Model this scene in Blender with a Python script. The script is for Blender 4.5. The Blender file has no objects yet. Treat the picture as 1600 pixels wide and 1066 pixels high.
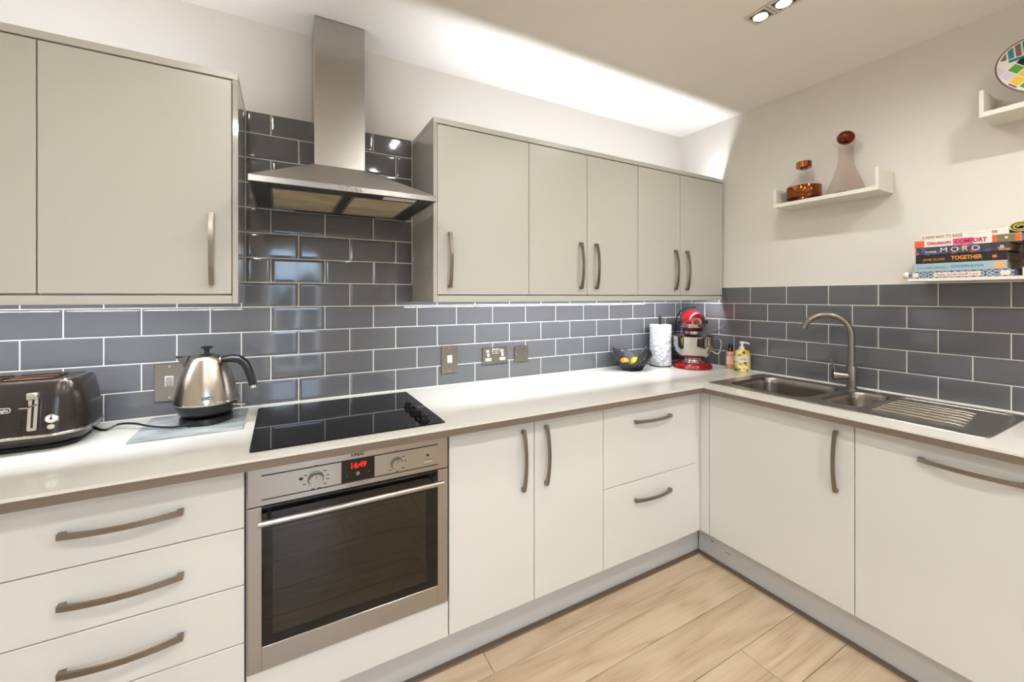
import bpy, bmesh, math, random
from mathutils import Matrix, Vector, Euler
random.seed(7)
C = bpy.context.scene.collection
SC = bpy.context.scene
PI = math.pi

# ------------------------------------------------------------------ camera
cam_data = bpy.data.cameras.new('camera')
cam = bpy.data.objects.new('camera', cam_data)
C.objects.link(cam)
cam_data.sensor_width = 36.0
cam_data.lens = 647.18 / 1600 * 36.0
cam_data.shift_x = (800 - 798.95) / 1600
cam_data.shift_y = -(533 - 463.33) / 1600
cam_data.clip_start = 0.02
cam.location = (-2.5213, -2.0176, 1.3732)
cam.rotation_euler = (PI / 2, 0, -math.radians(29.043))
SC.camera = cam
SC.view_settings.view_transform = 'Standard'
SC.view_settings.look = 'None'
SC.view_settings.gamma = 1.0
SC.view_settings.use_curve_mapping = False
SC.view_settings.exposure = 0.06
SC.cycles.use_denoising = True
SC.cycles.max_bounces = 10
SC.cycles.diffuse_bounces = 6
SC.cycles.caustics_reflective = False
SC.cycles.caustics_refractive = False
SC.cycles.sample_clamp_indirect = 4.0

# ------------------------------------------------------------------ light
world = bpy.data.worlds.new('world')
SC.world = world
world.use_nodes = True
wn = world.node_tree
bg = wn.nodes['Background']
_tc = wn.nodes.new('ShaderNodeTexCoord'); _nz = wn.nodes.new('ShaderNodeTexNoise'); _nz.inputs['Scale'].default_value = 9; _nz.inputs['Detail'].default_value = 4
_sx = wn.nodes.new('ShaderNodeSeparateXYZ'); _ad = wn.nodes.new('ShaderNodeMath'); _ad.operation = 'MULTIPLY_ADD'; _ad.inputs[1].default_value = 1.6
_cr = wn.nodes.new('ShaderNodeValToRGB'); _cr.color_ramp.elements[0].position = 0.50; _cr.color_ramp.elements[0].color = (0.04, 0.06, 0.07, 1)
_cr.color_ramp.elements[1].position = 0.58; _cr.color_ramp.elements[1].color = (0.55, 0.74, 1.0, 1)
wn.links.new(_tc.outputs['Generated'], _nz.inputs['Vector']); wn.links.new(_tc.outputs['Generated'], _sx.inputs[0])
wn.links.new(_sx.outputs['Z'], _ad.inputs[0]); wn.links.new(_nz.outputs['Fac'], _ad.inputs[2]); wn.links.new(_ad.outputs[0], _cr.inputs[0])
wn.links.new(_cr.outputs[0], bg.inputs[0])
bg.inputs[1].default_value = 13.0

CEIL = 2.52
def add_light(name, kind, loc, energy, color, rot=(0, 0, 0), **kw):
    l = bpy.data.lights.new(name, kind)
    l.energy = energy
    l.color = color
    for k, v in kw.items():
        setattr(l, k, v)
    o = bpy.data.objects.new(name, l)
    o.location = loc
    o.rotation_euler = rot
    C.objects.link(o)
    return o
WARM = (1.0, 0.983, 0.948)
COOL = (0.90, 0.93, 1.0)
LAMPS = []
LAMP_W = []
for fy_, w_ in ((-1.034, 10), (-1.93, 22), (-3.20, 16)):  # rearmost row: unseen lamps added as fill light
    for fx_ in (-0.812, -1.79, -2.77):
        LAMPS += [(fx_, fy_), (fx_, fy_ - 0.089)]
        LAMP_W += [w_, w_]
for (lx, ly), w in zip(LAMPS, LAMP_W):
    add_light('downlight_bulb_light', 'SPOT', (lx, ly, CEIL - 0.012), w, WARM, spot_size=math.radians(173),
              spot_blend=0.80, shadow_soft_size=0.016)
# LED tape: on top of the wall cabinets behind the cornice, and under them behind the pelmet
def tape_light(x0, x1, y, z, up, e, tilt=32):
    add_light('led_tape_light', 'AREA', ((x0 + x1) / 2, y, z), e, COOL, (PI if up else math.radians(tilt), 0, 0), shape='RECTANGLE', size=x1 - x0, size_y=0.004)
tape_light(-1.93, -0.03, -0.3066, 2.1140, True, 6.0)
tape_light(-3.70, -2.68, -0.3066, 2.1140, True, 2.8)
tape_light(-1.93, -0.05, -0.3075, 1.362, False, 10.5)
tape_light(-3.70, -2.68, -0.3075, 1.362, False, 6.0, 14)
# daylight through the window behind the camera
add_light('window_daylight', 'AREA', (-2.35, -4.22, 1.2), 22, (0.72, 0.84, 1.0), (PI / 2, 0, PI), shape='RECTANGLE', size=.5, size_y=1.5)

# ------------------------------------------------------------------ materials
def lin(c):
    return tuple((v / 255 / 12.92) if v / 255 <= 0.04045 else ((v / 255 + 0.055) / 1.055) ** 2.4 for v in c) + (1,)
MATS = {}
def mat(name, rgb, rough=0.5, metal=0.0, **kw):
    m = bpy.data.materials.new(name)
    m.use_nodes = True
    b = m.node_tree.nodes['Principled BSDF']
    b.inputs['Base Color'].default_value = lin(rgb)
    b.inputs['Roughness'].default_value = rough
    b.inputs['Metallic'].default_value = metal
    for k, v in kw.items():
        b.inputs[k].default_value = v
    MATS[name] = m
    return m
def nodes(m):
    return m.node_tree.nodes, m.node_tree.links, m.node_tree.nodes['Principled BSDF']
def add_bump(m, scale, strength, dist=0.001, stretch=(1, 1, 1), detail=3):
    n, l, b = nodes(m)
    tc = n.new('ShaderNodeTexCoord'); mp = n.new('ShaderNodeMapping'); mp.inputs['Scale'].default_value = stretch
    nz = n.new('ShaderNodeTexNoise'); nz.inputs['Scale'].default_value = scale; nz.inputs['Detail'].default_value = detail
    bp = n.new('ShaderNodeBump'); bp.inputs['Strength'].default_value = strength; bp.inputs['Distance'].default_value = dist
    l.new(tc.outputs['Object'], mp.inputs[0]); l.new(mp.outputs[0], nz.inputs['Vector'])
    l.new(nz.outputs['Fac'], bp.inputs['Height']); l.new(bp.outputs[0], b.inputs['Normal'])
    return nz
def vary(m, scale, lo, hi, stretch=(1, 1, 1), target='Base Color'):
    n, l, b = nodes(m)
    tc = n.new('ShaderNodeTexCoord'); mp = n.new('ShaderNodeMapping'); mp.inputs['Scale'].default_value = stretch
    nz = n.new('ShaderNodeTexNoise'); nz.inputs['Scale'].default_value = scale; nz.inputs['Detail'].default_value = 4
    cr = n.new('ShaderNodeValToRGB')
    cr.color_ramp.elements[0].position = 0.3; cr.color_ramp.elements[1].position = 0.7
    cr.color_ramp.elements[0].color = lo if len(lo) == 4 else lin(lo); cr.color_ramp.elements[1].color = hi if len(hi) == 4 else lin(hi)
    l.new(tc.outputs['Object'], mp.inputs[0]); l.new(mp.outputs[0], nz.inputs['Vector']); l.new(nz.outputs['Fac'], cr.inputs[0])
    l.new(cr.outputs[0], b.inputs[target])
def emit(name, rgb, s):
    m = mat(name, rgb)
    b = m.node_tree.nodes['Principled BSDF']
    b.inputs['Emission Color'].default_value = lin(rgb); b.inputs['Emission Strength'].default_value = s
    return m
def thin_glass(name, tint, refl=0.12, rough=0.01):
    m = bpy.data.materials.new(name); m.use_nodes = True
    n, l = m.node_tree.nodes, m.node_tree.links
    n.remove(n['Principled BSDF'])
    t = n.new('ShaderNodeBsdfTransparent'); t.inputs[0].default_value = tint
    g = n.new('ShaderNodeBsdfGlossy'); g.inputs['Roughness'].default_value = rough
    lw = n.new('ShaderNodeLayerWeight'); lw.inputs['Blend'].default_value = refl * 2.2
    mx = n.new('ShaderNodeMixShader')
    ge = n.new('ShaderNodeNewGeometry'); fo = n.new('ShaderNodeMath'); fo.operation = 'MULTIPLY_ADD'; fo.inputs[1].default_value = -1; fo.inputs[2].default_value = 1
    mf = n.new('ShaderNodeMath'); mf.operation = 'MULTIPLY'
    l.new(ge.outputs['Backfacing'], fo.inputs[0]); l.new(fo.outputs[0], mf.inputs[0]); l.new(lw.outputs['Fresnel'], mf.inputs[1])   # only the outer face reflects
    l.new(mf.outputs[0], mx.inputs[0]); l.new(t.outputs[0], mx.inputs[1]); l.new(g.outputs[0], mx.inputs[2])
    l.new(mx.outputs[0], n['Material Output'].inputs[0])
    MATS[name] = m
    return m

paint = mat('wall_paint', (226, 222, 215), 0.85); add_bump(paint, 220, 0.06)
ceil_paint = mat('ceiling_paint', (244, 241, 235), 0.9); add_bump(ceil_paint, 180, 0.05)
tile_m = mat('grey_glazed_tile', (99, 100, 103), 0.06, **{'IOR': 1.52}); add_bump(tile_m, 14, 0.035, 0.004, detail=1)
grout_m = mat('cream_grout', (238, 232, 222), 0.8)
door_m = mat('cream_door_lacquer', (224, 224, 220), 0.34, **{'IOR': 1.4}); add_bump(door_m, 500, 0.02, 0.0004)
upper_m = mat('shaded_door_lacquer', (198, 197, 189), 0.30, **{'IOR': 1.45}); add_bump(upper_m, 500, 0.02, 0.0004)  # wall cabinets: darker from the light angle, shade put into the lacquer colour
panel_m = mat('shaded_gloss_panel', (192, 189, 182), 0.06, **{'IOR': 1.75})  # end panels in the same shaded tone as the fronts
carc_m = mat('carcass_board', (206, 202, 194), 0.5)
dark_gap = mat('shadow_gap_board', (70, 62, 55), 0.7)
plinth_m = mat('satin_grey_plinth', (206, 208, 208), 0.36, 0.1); add_bump(plinth_m, 30, 0.03, 0.001)
top_m = mat('white_quartz_worktop', (228, 226, 218), 0.03, **{'IOR': 1.5})
edge_m = mat('brown_worktop_edge', (124, 112, 99), 0.38, 0.15); vary(edge_m, 3, (114, 102, 89), (128, 116, 103), (0.6, 0.6, 10))
steel = mat('brushed_steel', (178, 176, 172), 0.28, 1.0, **{'Anisotropic': 0.6, 'Anisotropic Rotation': 0.25}); add_bump(steel, 60, 0.05, 0.0006, (1, 1, 60))
steel_v = mat('brushed_steel_chimney', (180, 177, 173), 0.27, 1.0); add_bump(steel_v, 60, 0.05, 0.0006, (40, 40, 1))
bowl_steel = mat('shaded_steel_bowl', (158, 152, 144), 0.24, 1.0); add_bump(bowl_steel, 60, 0.04, 0.0005, (40, 1, 1))  # same steel as the sink, darkened for the shade inside the bowls
sink_m = mat('satin_steel_sink', (204, 199, 191), 0.29, 1.0); add_bump(sink_m, 60, 0.04, 0.0005, (40, 1, 1))
nickel = mat('brushed_nickel', (146, 138, 128), 0.28, 1.0); add_bump(nickel, 80, 0.06, 0.0005, (1, 1, 1))
chrome = mat('polished_chrome', (214, 212, 208), 0.06, 1.0)
plate_m = mat('satin_socket_plate', (152, 148, 142), 0.30, 1.0)
black_glass = mat('black_ceramic_glass', (10, 10, 11), 0.02, **{'IOR': 1.5})
black_p = mat('black_plastic', (18, 17, 18), 0.32)
black_m = mat('matt_black', (14, 13, 13), 0.7)
white_p = mat('white_plastic', (236, 234, 230), 0.35)
print_b = mat('black_print', (22, 22, 24), 0.6)
print_g = mat('grey_print', (110, 104, 98), 0.6)
oven_glass = thin_glass('tinted_oven_glass', (0.40, 0.36, 0.28, 1), 0.2, 0.02)
cavity_m = mat('brown_oven_enamel', (160, 146, 116), 0.45)
bulb_m = emit('lit_bulb', (255, 250, 240), 30)
diode_m = emit('lit_diode', (235, 242, 255), 90)
led_red = emit('red_clock_digits', (255, 20, 26), 1.3)
tape_m = mat('white_led_tape', (225, 225, 222), 0.6)
clear_glass = thin_glass('clear_glass', (0.95, 0.94, 0.93, 1), 0.09)
smoke_glass = thin_glass('smoky_glass', (0.88, 0.83, 0.80, 1), 0.08)
clear_plastic = thin_glass('clear_plastic_guard', (0.88, 0.89, 0.92, 1), 0.24, 0.08)
pane_glass = thin_glass('window_glass', (0.97, 0.98, 0.98, 1), 0.05)
copper = mat('polished_copper', (146, 84, 48), 0.10, 1.0)
wood_dark = mat('dark_wood', (92, 46, 30), 0.22)
red_m = mat('red_enamel', (126, 6, 15), 0.12)
toast_m = mat('dark_bronze_enamel', (58, 52, 48), 0.22, 0.55)
toast_in = mat('toaster_slot_metal', (96, 74, 60), 0.4, 0.9)
kettle_m = mat('brushed_kettle_steel', (188, 178, 166), 0.25, 1.0); add_bump(kettle_m, 60, 0.07, 0.0006, (1, 1, 60))
paper_m = mat('white_kitchen_paper', (204, 206, 211), 0.9)
shelf_m = mat('white_shelf_metal', (228, 224, 214), 0.3)

# oak planks: grain runs along the plank, every plank different
oak = mat('pale_oak', (214, 186, 150), 0.36)
def build_oak():
    n, l, b = nodes(oak)
    tc = n.new('ShaderNodeTexCoord'); oi = n.new('ShaderNodeObjectInfo')
    sc = n.new('ShaderNodeVectorMath'); sc.operation = 'SCALE'; sc.inputs[0].default_value = (13.1, 7.7, 3.3)
    l.new(oi.outputs['Random'], sc.inputs['Scale'])
    ad = n.new('ShaderNodeVectorMath'); ad.operation = 'ADD'
    l.new(tc.outputs['Object'], ad.inputs[0]); l.new(sc.outputs[0], ad.inputs[1])
    mp = n.new('ShaderNodeMapping'); mp.inputs['Scale'].default_value = (0.6, 3.4, 1); l.new(ad.outputs[0], mp.inputs[0])
    n1 = n.new('ShaderNodeTexNoise'); n1.inputs['Scale'].default_value = 1.6; n1.inputs['Detail'].default_value = 2
    l.new(mp.outputs[0], n1.inputs['Vector'])
    mu = n.new('ShaderNodeMath'); mu.operation = 'MULTIPLY'; mu.inputs[1].default_value = 44; l.new(n1.outputs['Fac'], mu.inputs[0])
    fr = n.new('ShaderNodeMath'); fr.operation = 'SINE'; l.new(mu.outputs[0], fr.inputs[0])
    mp2 = n.new('ShaderNodeMapping'); mp2.inputs['Scale'].default_value = (3, 130, 1); l.new(ad.outputs[0], mp2.inputs[0])
    n2 = n.new('ShaderNodeTexNoise'); n2.inputs['Scale'].default_value = 1.0; n2.inputs['Detail'].default_value = 5
    l.new(mp2.outputs[0], n2.inputs['Vector'])
    cr = n.new('ShaderNodeValToRGB'); e = cr.color_ramp.elements
    e[0].position = 0.0; e[0].color = lin((122, 96, 70)); e[1].position = 1.0; e[1].color = lin((206, 184, 157))
    x = e.new(0.42); x.color = lin((188, 164, 136))
    mr = n.new('ShaderNodeMapRange'); mr.inputs['From Min'].default_value = -1; l.new(fr.outputs[0], mr.inputs['Value'])
    mixv = n.new('ShaderNodeMath'); mixv.operation = 'MULTIPLY_ADD'; mixv.inputs[1].default_value = 0.44
    l.new(mr.outputs[0], mixv.inputs[0])
    m3 = n.new('ShaderNodeMath'); m3.operation = 'MULTIPLY'; m3.inputs[1].default_value = 0.85; l.new(n2.outputs['Fac'], m3.inputs[0])
    l.new(m3.outputs[0], mixv.inputs[2]); l.new(mixv.outputs[0], cr.inputs[0])
    hs = n.new('ShaderNodeHueSaturation')
    mv = n.new('ShaderNodeMapRange'); mv.inputs['To Min'].default_value = 0.93; mv.inputs['To Max'].default_value = 1.05
    l.new(oi.outputs['Random'], mv.inputs['Value']); l.new(mv.outputs[0], hs.inputs['Value'])
    l.new(cr.outputs[0], hs.inputs['Color']); l.new(hs.outputs[0], b.inputs['Base Color'])
    bp = n.new('ShaderNodeBump'); bp.inputs['Strength'].default_value = 0.08; bp.inputs['Distance'].default_value = 0.001
    l.new(n2.outputs['Fac'], bp.inputs['Height']); l.new(bp.outputs[0], b.inputs['Normal'])
build_oak()

# ------------------------------------------------------------------ geometry helpers
WM = {}
class MB:
    """collects shapes into one bmesh"""
    def __init__(s):
        s.bm = bmesh.new()
    def box(s, x0, x1, y0, y1, z0, z1, bev=0.0, seg=1, rot=None):
        g = bmesh.ops.create_cube(s.bm, size=1.0)['verts']
        c = Vector(((x0 + x1) / 2, (y0 + y1) / 2, (z0 + z1) / 2)); d = (abs(x1 - x0), abs(y1 - y0), abs(z1 - z0))
        for v in g:
            p = Vector((v.co.x * d[0], v.co.y * d[1], v.co.z * d[2]))
            v.co = (rot @ p if rot else p) + c
        if bev > 0:
            ed = list({e for v in g for e in v.link_edges})
            bmesh.ops.bevel(s.bm, geom=ed, offset=bev, segments=seg, affect='EDGES', profile=0.5)
        return s
    def faces(s, pts, fs):
        vs = [s.bm.verts.new(p) for p in pts]
        for f in fs:
            try: s.bm.faces.new([vs[i] for i in f])
            except ValueError: pass
        return s
    def loft(s, rings, cap0=True, cap1=True, closed=True):
        vr = [[s.bm.verts.new(p) for p in r] for r in rings]
        n = len(vr[0])
        for a, b in zip(vr, vr[1:]):
            for i in range(n if closed else n - 1):
                j = (i + 1) % n
                s.bm.faces.new((a[i], a[j], b[j], b[i]))
        if cap0: s.bm.faces.new(list(reversed(vr[0])))
        if cap1: s.bm.faces.new(vr[-1])
        return s
    def lathe(s, prof, n=32, c=(0, 0, 0), cap0=True, cap1=True, sx=1, sy=1):
        return s.loft([[(c[0] + r * sx * math.cos(2 * PI * i / n), c[1] + r * sy * math.sin(2 * PI * i / n), c[2] + z) for i in range(n)] for r, z in prof], cap0, cap1)
    def tube(s, pts, r, n=10, caps=True):
        pts = [Vector(p) for p in pts]
        rs = r if isinstance(r, (list, tuple)) else [r] * len(pts)
        rings = []; up = None
        for i, p in enumerate(pts):
            t = (pts[min(i + 1, len(pts) - 1)] - pts[max(i - 1, 0)]).normalized()
            if up is None:
                up = t.orthogonal().normalized()
            up = (up - t * up.dot(t)).normalized()
            w = t.cross(up)
            rings.append([p + (up * math.cos(2 * PI * k / n) + w * math.sin(2 * PI * k / n)) * rs[i] for k in range(n)])
        return s.loft(rings, caps, caps)
    def cyl(s, a, b, r, n=20, r2=None):
        return s.tube([a, b], [r, r if r2 is None else r2], n)
    def strip(s, outer, inner, tr):
        """band between two polylines in a plane, given thickness by vector tr"""
        tr = Vector(tr); n = len(outer)
        a = [s.bm.verts.new(Vector(p) - tr / 2) for p in outer]; b = [s.bm.verts.new(Vector(p) - tr / 2) for p in inner]
        c = [s.bm.verts.new(Vector(p) + tr / 2) for p in outer]; d = [s.bm.verts.new(Vector(p) + tr / 2) for p in inner]
        F = s.bm.faces.new
        for i in range(n - 1):
            F((a[i], a[i + 1], b[i + 1], b[i])); F((c[i + 1], c[i], d[i], d[i + 1]))
            F((a[i + 1], a[i], c[i], c[i + 1])); F((b[i], b[i + 1], d[i + 1], d[i]))
        F((a[0], b[0], d[0], c[0])); F((b[-1], a[-1], c[-1], d[-1]))
        return s
    def prism(s, poly, z0, z1):
        return s.loft([[(p[0], p[1], z0) for p in poly], [(p[0], p[1], z1) for p in poly]])
    def add_mesh(s, me, M):
        t = bmesh.new(); t.from_mesh(me); t.transform(M)
        tmp = bpy.data.meshes.new('tmp'); t.to_mesh(tmp); t.free(); s.bm.from_mesh(tmp); bpy.data.meshes.remove(tmp)
        return s
    def xf(s, M):
        s.bm.transform(M); return s

def finish(bm, name, m, smooth=35):
    bmesh.ops.recalc_face_normals(bm, faces=bm.faces[:])
    ang = math.radians(smooth)
    for f in bm.faces: f.smooth = True
    for e in bm.edges:
        if len(e.link_faces) == 2 and e.calc_face_angle(0) > ang: e.smooth = False
    me = bpy.data.meshes.new(name)
    bm.to_mesh(me); bm.free()
    me.materials.append(m)
    return me
def part(name, mb, m, parent=None, local=False, smooth=35, label=None, kind=None):
    me = finish(mb.bm, name, m, smooth)
    o = bpy.data.objects.new(name, me); C.objects.link(o)
    if parent is not None:
        M = WM.get(parent.name, Matrix.Identity(4))
        if not local: me.transform(M.inverted())
        o.parent = parent; WM[o.name] = M
    if label: o['label'] = label
    if kind: o['kind'] = kind
    return o
def thing(name, label, cat, loc=(0, 0, 0), rz=0.0, group=None):
    o = bpy.data.objects.new(name, None); C.objects.link(o)
    o.empty_display_size = 0.05
    o.location = loc; o.rotation_euler = (0, 0, rz)
    o['label'] = label; o['category'] = cat
    if group: o['group'] = group
    WM[o.name] = Matrix.Translation(loc) @ Matrix.Rotation(rz, 4, 'Z')
    return o
def solo(name, mb, m, label, cat, group=None, smooth=35):
    o = part(name, mb, m, smooth=smooth)
    o['label'] = label; o['category'] = cat
    if group: o['group'] = group
    return o
def struct(name, mb, m, parent=None):
    o = part(name, mb, m, parent)
    if parent is None: o['kind'] = 'structure'
    WM[o.name] = Matrix.Identity(4)
    return o
def rrect(cx, cy, w, d, r, z, k=5):
    r = min(r, w / 2 - 1e-4, d / 2 - 1e-4); out = []
    for (sx, sy, a0) in ((1, 1, 0), (-1, 1, PI / 2), (-1, -1, PI), (1, -1, 1.5 * PI)):
        for i in range(k + 1):
            a = a0 + PI / 2 * i / k
            out.append((cx + sx * (w / 2 - r) + r * math.cos(a), cy + sy * (d / 2 - r) + r * math.sin(a), z))
    return out
def rr(x0, x1, y0, y1, r, z, k=5):
    return rrect((x0 + x1) / 2, (y0 + y1) / 2, x1 - x0, y1 - y0, r, z, k)
_TXT = {}
def text_mesh(body, size, ext=0.0003, bold=0.0, spacing=1.0, shear=0.0):
    cu = bpy.data.curves.new('txt', 'FONT'); cu.body = body; cu.size = size; cu.extrude = ext; cu.offset = bold
    cu.space_character = spacing; cu.shear = shear; cu.align_x = 'CENTER'; cu.align_y = 'CENTER'; cu.resolution_u = 3
    o = bpy.data.objects.new('txt', cu); C.objects.link(o)
    dg = bpy.context.evaluated_depsgraph_get()
    me = bpy.data.meshes.new_from_object(o.evaluated_get(dg))
    bpy.data.objects.remove(o); bpy.data.curves.remove(cu)
    return me
# frames: text x axis, text up axis, outward normal
FRONT = lambda p: Matrix.Translation(p) @ Matrix(((1, 0, 0, 0), (0, 0, -1, 0), (0, 1, 0, 0), (0, 0, 0, 1)))     # faces -y
SIDE = lambda p: Matrix.Translation(p) @ Matrix(((0, 0, -1, 0), (-1, 0, 0, 0), (0, 1, 0, 0), (0, 0, 0, 1)))     # faces -x
def lettering(body, size, M, m, parent, width=None, local=False, name='lettering', **kw):
    me = text_mesh(body, size, **kw)
    if width:
        xs = [v.co.x for v in me.vertices]; k = width / (max(xs) - min(xs))
        M = M @ Matrix.Diagonal((k, 1, 1, 1))
    mb = MB().add_mesh(me, M); bpy.data.meshes.remove(me)
    return part(name, mb, m, parent, local=local)

# ------------------------------------------------------------------ room shell
XL, YF = -3.78, -4.3
G = 0.004                                       # plaster lies just behind the grout plane
wall_back = struct('wall_back', MB().box(XL - .1, .1, G, G + .1, 0, CEIL), paint)
wall_right = struct('wall_right', MB().box(G, G + .1, YF - .1, G, 0, CEIL), paint)
wall_left = struct('wall_left', MB().box(XL - .1, XL, YF - .1, G, 0, CEIL), paint)
WX0, WX1, WZ0, WZ1 = -2.66, -2.04, .35, 2.05
wf = MB()
wf.box(XL, WX0, YF - .1, YF, 0, CEIL).box(WX1, G, YF - .1, YF, 0, CEIL).box(WX0, WX1, YF - .1, YF, 0, WZ0).box(WX0, WX1, YF - .1, YF, WZ1, CEIL)
wall_front = struct('wall_front', wf, paint)
ceiling = struct('ceiling', MB().box(XL - .1, .1, YF - .1, .1, CEIL, CEIL + .1), ceil_paint)
floor = struct('floor', MB().box(XL - .1, .1, YF - .1, .1, -.06, -.012), dark_gap)
win = struct('window_1', MB().box(WX0, WX1, YF - .09, YF - .04, WZ0, WZ0 + .05).box(WX0, WX1, YF - .09, YF - .04, WZ1 - .05, WZ1)
             .box(WX0, WX0 + .05, YF - .09, YF - .04, WZ0 + .05, WZ1 - .05).box(WX1 - .05, WX1, YF - .09, YF - .04, WZ0 + .05, WZ1 - .05)
             .box(-2.365, -2.335, YF - .09, YF - .04, WZ0 + .05, WZ1 - .05), white_p)
for a, b in ((WX0 + .05, -2.365), (-2.335, WX1 - .05)):
    part('pane', MB().box(a, b, YF - .068, YF - .062, WZ0 + .05, WZ1 - .05), pane_glass, win)
part('sill', MB().box(WX0 - .04, WX1 + .04, YF - .03, YF + .06, WZ0 - .03, WZ0, .004), white_p, win)

# floor planks (run along the back wall)
PW = 0.1876
ROWS = {0: (-1.8415,), 1: (-3.1, -.2), 2: (-2.4, -.30), 3: (-.961, -2.85), 4: (-1.9, -.1), 5: (-2.6, -.7)}
r0 = -0.668
for k in range(-1, 20):
    y1 = r0 + PW - k * PW; y0 = y1 - PW
    if y1 > -.4 or y0 < YF - .05: 
        if y1 > -.4: continue
    kk = k
    cuts = ROWS.get(kk, (-3.0 + 0.47 * ((kk * 7) % 5), -1.1 + .21 * ((kk * 3) % 4)))
    xs = [XL] + sorted(c for c in cuts if XL < c < -.4) + [-.4]
    for a, b in zip(xs, xs[1:]):
        mb = MB().box(a + .0009, b - .0009, max(y0, YF) + .0009, y1 - .0009, -.012, 0, .0012)
        o = part('plank', mb, oak, floor)

# ------------------------------------------------------------------ tiles
TW, TH, PX, PZ, Z0 = 0.2046, 0.0992, 0.2084, 0.103, 0.9168
TCACHE = {}
def tile_mesh(w, h):
    key = (round(w, 4), round(h, 4))
    if key in TCACHE: return TCACHE[key]
    bx = min(.011, w * .3); bz = min(.011, h * .3); w2, h2 = w / 2, h / 2
    pts = []
    for (dx, dz, y) in ((0, 0, .002), (0, 0, -.0006), (bx, bz, -.0020)):
        pts += [(-w2 + dx, y, -h2 + dz), (w2 - dx, y, -h2 + dz), (w2 - dx, y, h2 - dz), (-w2 + dx, y, h2 - dz)]
    fs = [(8, 9, 10, 11)]
    for lv in (0, 4):
        for i in range(4):
            j = (i + 1) % 4
            fs.append((lv + i, lv + j, lv + 4 + j, lv + 4 + i))
    me = bpy.data.meshes.new('tile'); me.from_pydata(pts, [], fs); me.materials.append(tile_m)
    for p in me.polygons: p.use_smooth = True
    nr = []
    for p in me.polygons:
        for li in p.loop_indices:
            vi = me.loops[li].vertex_index
            if p.index == 0: nr.append((0, -1, 0))
            elif p.index <= 4: nr.append(tuple(p.normal))
            else:
                q = p.normal.copy()
                k = 0.3 if vi >= 8 else 1.0
                v = Vector((q.x * k, -1, q.z * k)).normalized(); nr.append(tuple(v))
    me.normals_split_custom_set(nr)
    TCACHE[key] = me
    return me
ntile = 0
def put_tile(wall, u0, u1, z0, z1, side):
    """u: along the wall; side 0 back wall (x), 1 right wall (-y)"""
    global ntile
    w, h = u1 - u0, z1 - z0
    if w < .012 or h < .012: return
    o = bpy.data.objects.new('tile', tile_mesh(w, h)); C.objects.link(o); o.parent = wall
    uc, zc = (u0 + u1) / 2, (z0 + z1) / 2
    tl = [random.uniform(-.0035, .0035) for _ in range(2)]
    if side == 0:
        o.location = (uc, 0, zc); o.rotation_euler = (tl[0], 0, tl[1])
    else:
        o.location = (0, -uc, zc); o.rotation_euler = (tl[0], 0, -PI / 2 + tl[1])
    ntile += 1
GAP = PX - TW
def row(wall, lo, hi, k, phase, side, ztop=None):
    z0 = Z0 + PZ * k + GAP / 2; z1 = Z0 + PZ * (k + 1) - GAP / 2
    if ztop: z1 = min(z1, ztop)
    n0 = math.floor((lo - phase) / PX) - 1
    for i in range(n0, n0 + 40):
        a = phase + i * PX + GAP / 2; b = a + TW
        if b < lo or a > hi: continue
        put_tile(wall, max(a, lo), min(b, hi), z0, z1, side)
HL, HR, HT = -2.648, -1.962, 2.138
for k in range(12):
    ph = -.059 if k % 2 == 1 else -.059 - PX / 2
    if k <= 4: row(wall_back, XL + .002, -.003, k, ph, 0)
    else: row(wall_back, HL, HR, k, ph, 0, HT)
R_END = 1.93
for k in range(5):
    ph = .504 if k % 2 == 0 else .504 + PX / 2
    row(wall_right, .003, R_END, k, ph, 1, 1.434)
part('grout', MB().box(XL, 0, 0, G, Z0 - .02, Z0 + PZ * 5).box(HL - .004, HR + .004, 0, G, Z0 + PZ * 5, HT + .002), grout_m, wall_back)
part('grout', MB().box(0, G, -R_END, 0, Z0 - .02, 1.435), grout_m, wall_right)

# ------------------------------------------------------------------ worktop
WT, WB, WF = 0.917, 0.8845, -0.652
SPLIT = 0.9085
t = thing('worktop', 'white glossy L shaped worktop with a brown front edge, running under sink and hob', 'worktop', (-1.5, -.3, WB))
def wt_boxes(z0, z1, f, mb):
    mb.box(XL, 0, f, 0, z0, z1)
    mb.box(f, -.53, -R_END, f, z0, z1); mb.box(-.07, 0, -R_END, f, z0, z1); mb.box(-.53, -.07, -R_END, -1.275, z0, z1)
    return mb
part('slab', wt_boxes(SPLIT, WT, WF, MB()), top_m, t)
part('edge_strip', wt_boxes(WB, SPLIT - .0008, WF + .0012, MB()), edge_m, t, label='brown edge strip')
part('sealant', MB().box(XL, -.004, -.006, -.0006, WT, WT + .005, .001).box(-.006, -.0006, -R_END, -.006, WT, WT + .005, .001), white_p, t, label='white bead along the tiles')

# ------------------------------------------------------------------ handles
def bow_handle(parent, c, axis, out, L=.243, w=.0135):
    """c: centre on the door face; axis: along the handle; out: away from the door"""
    c, axis, out = Vector(c), Vector(axis), Vector(out); n = 20
    o_, i_ = [], []
    for k in range(n + 1):
        s = -1 + 2 * k / n
        ho = .017 + .017 * (1 - s * s); o_.append(c + axis * (s * L / 2) + out * ho)
        si = s * (1 - .028 / L); hi = max(ho - .0055, 0)
        i_.append(c + axis * (si * L / 2) + out * hi)
    o_ = [c - axis * (L / 2) + out * .0002] + o_ + [c + axis * (L / 2) + out * .0002]
    i_ = [c - axis * (L / 2 - .014) + out * .0002] + i_ + [c + axis * (L / 2 - .014) + out * .0002]
    return part('handle', MB().strip(o_, i_, axis.cross(out) * w), nickel, parent, label='bowed brushed nickel handle')

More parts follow.
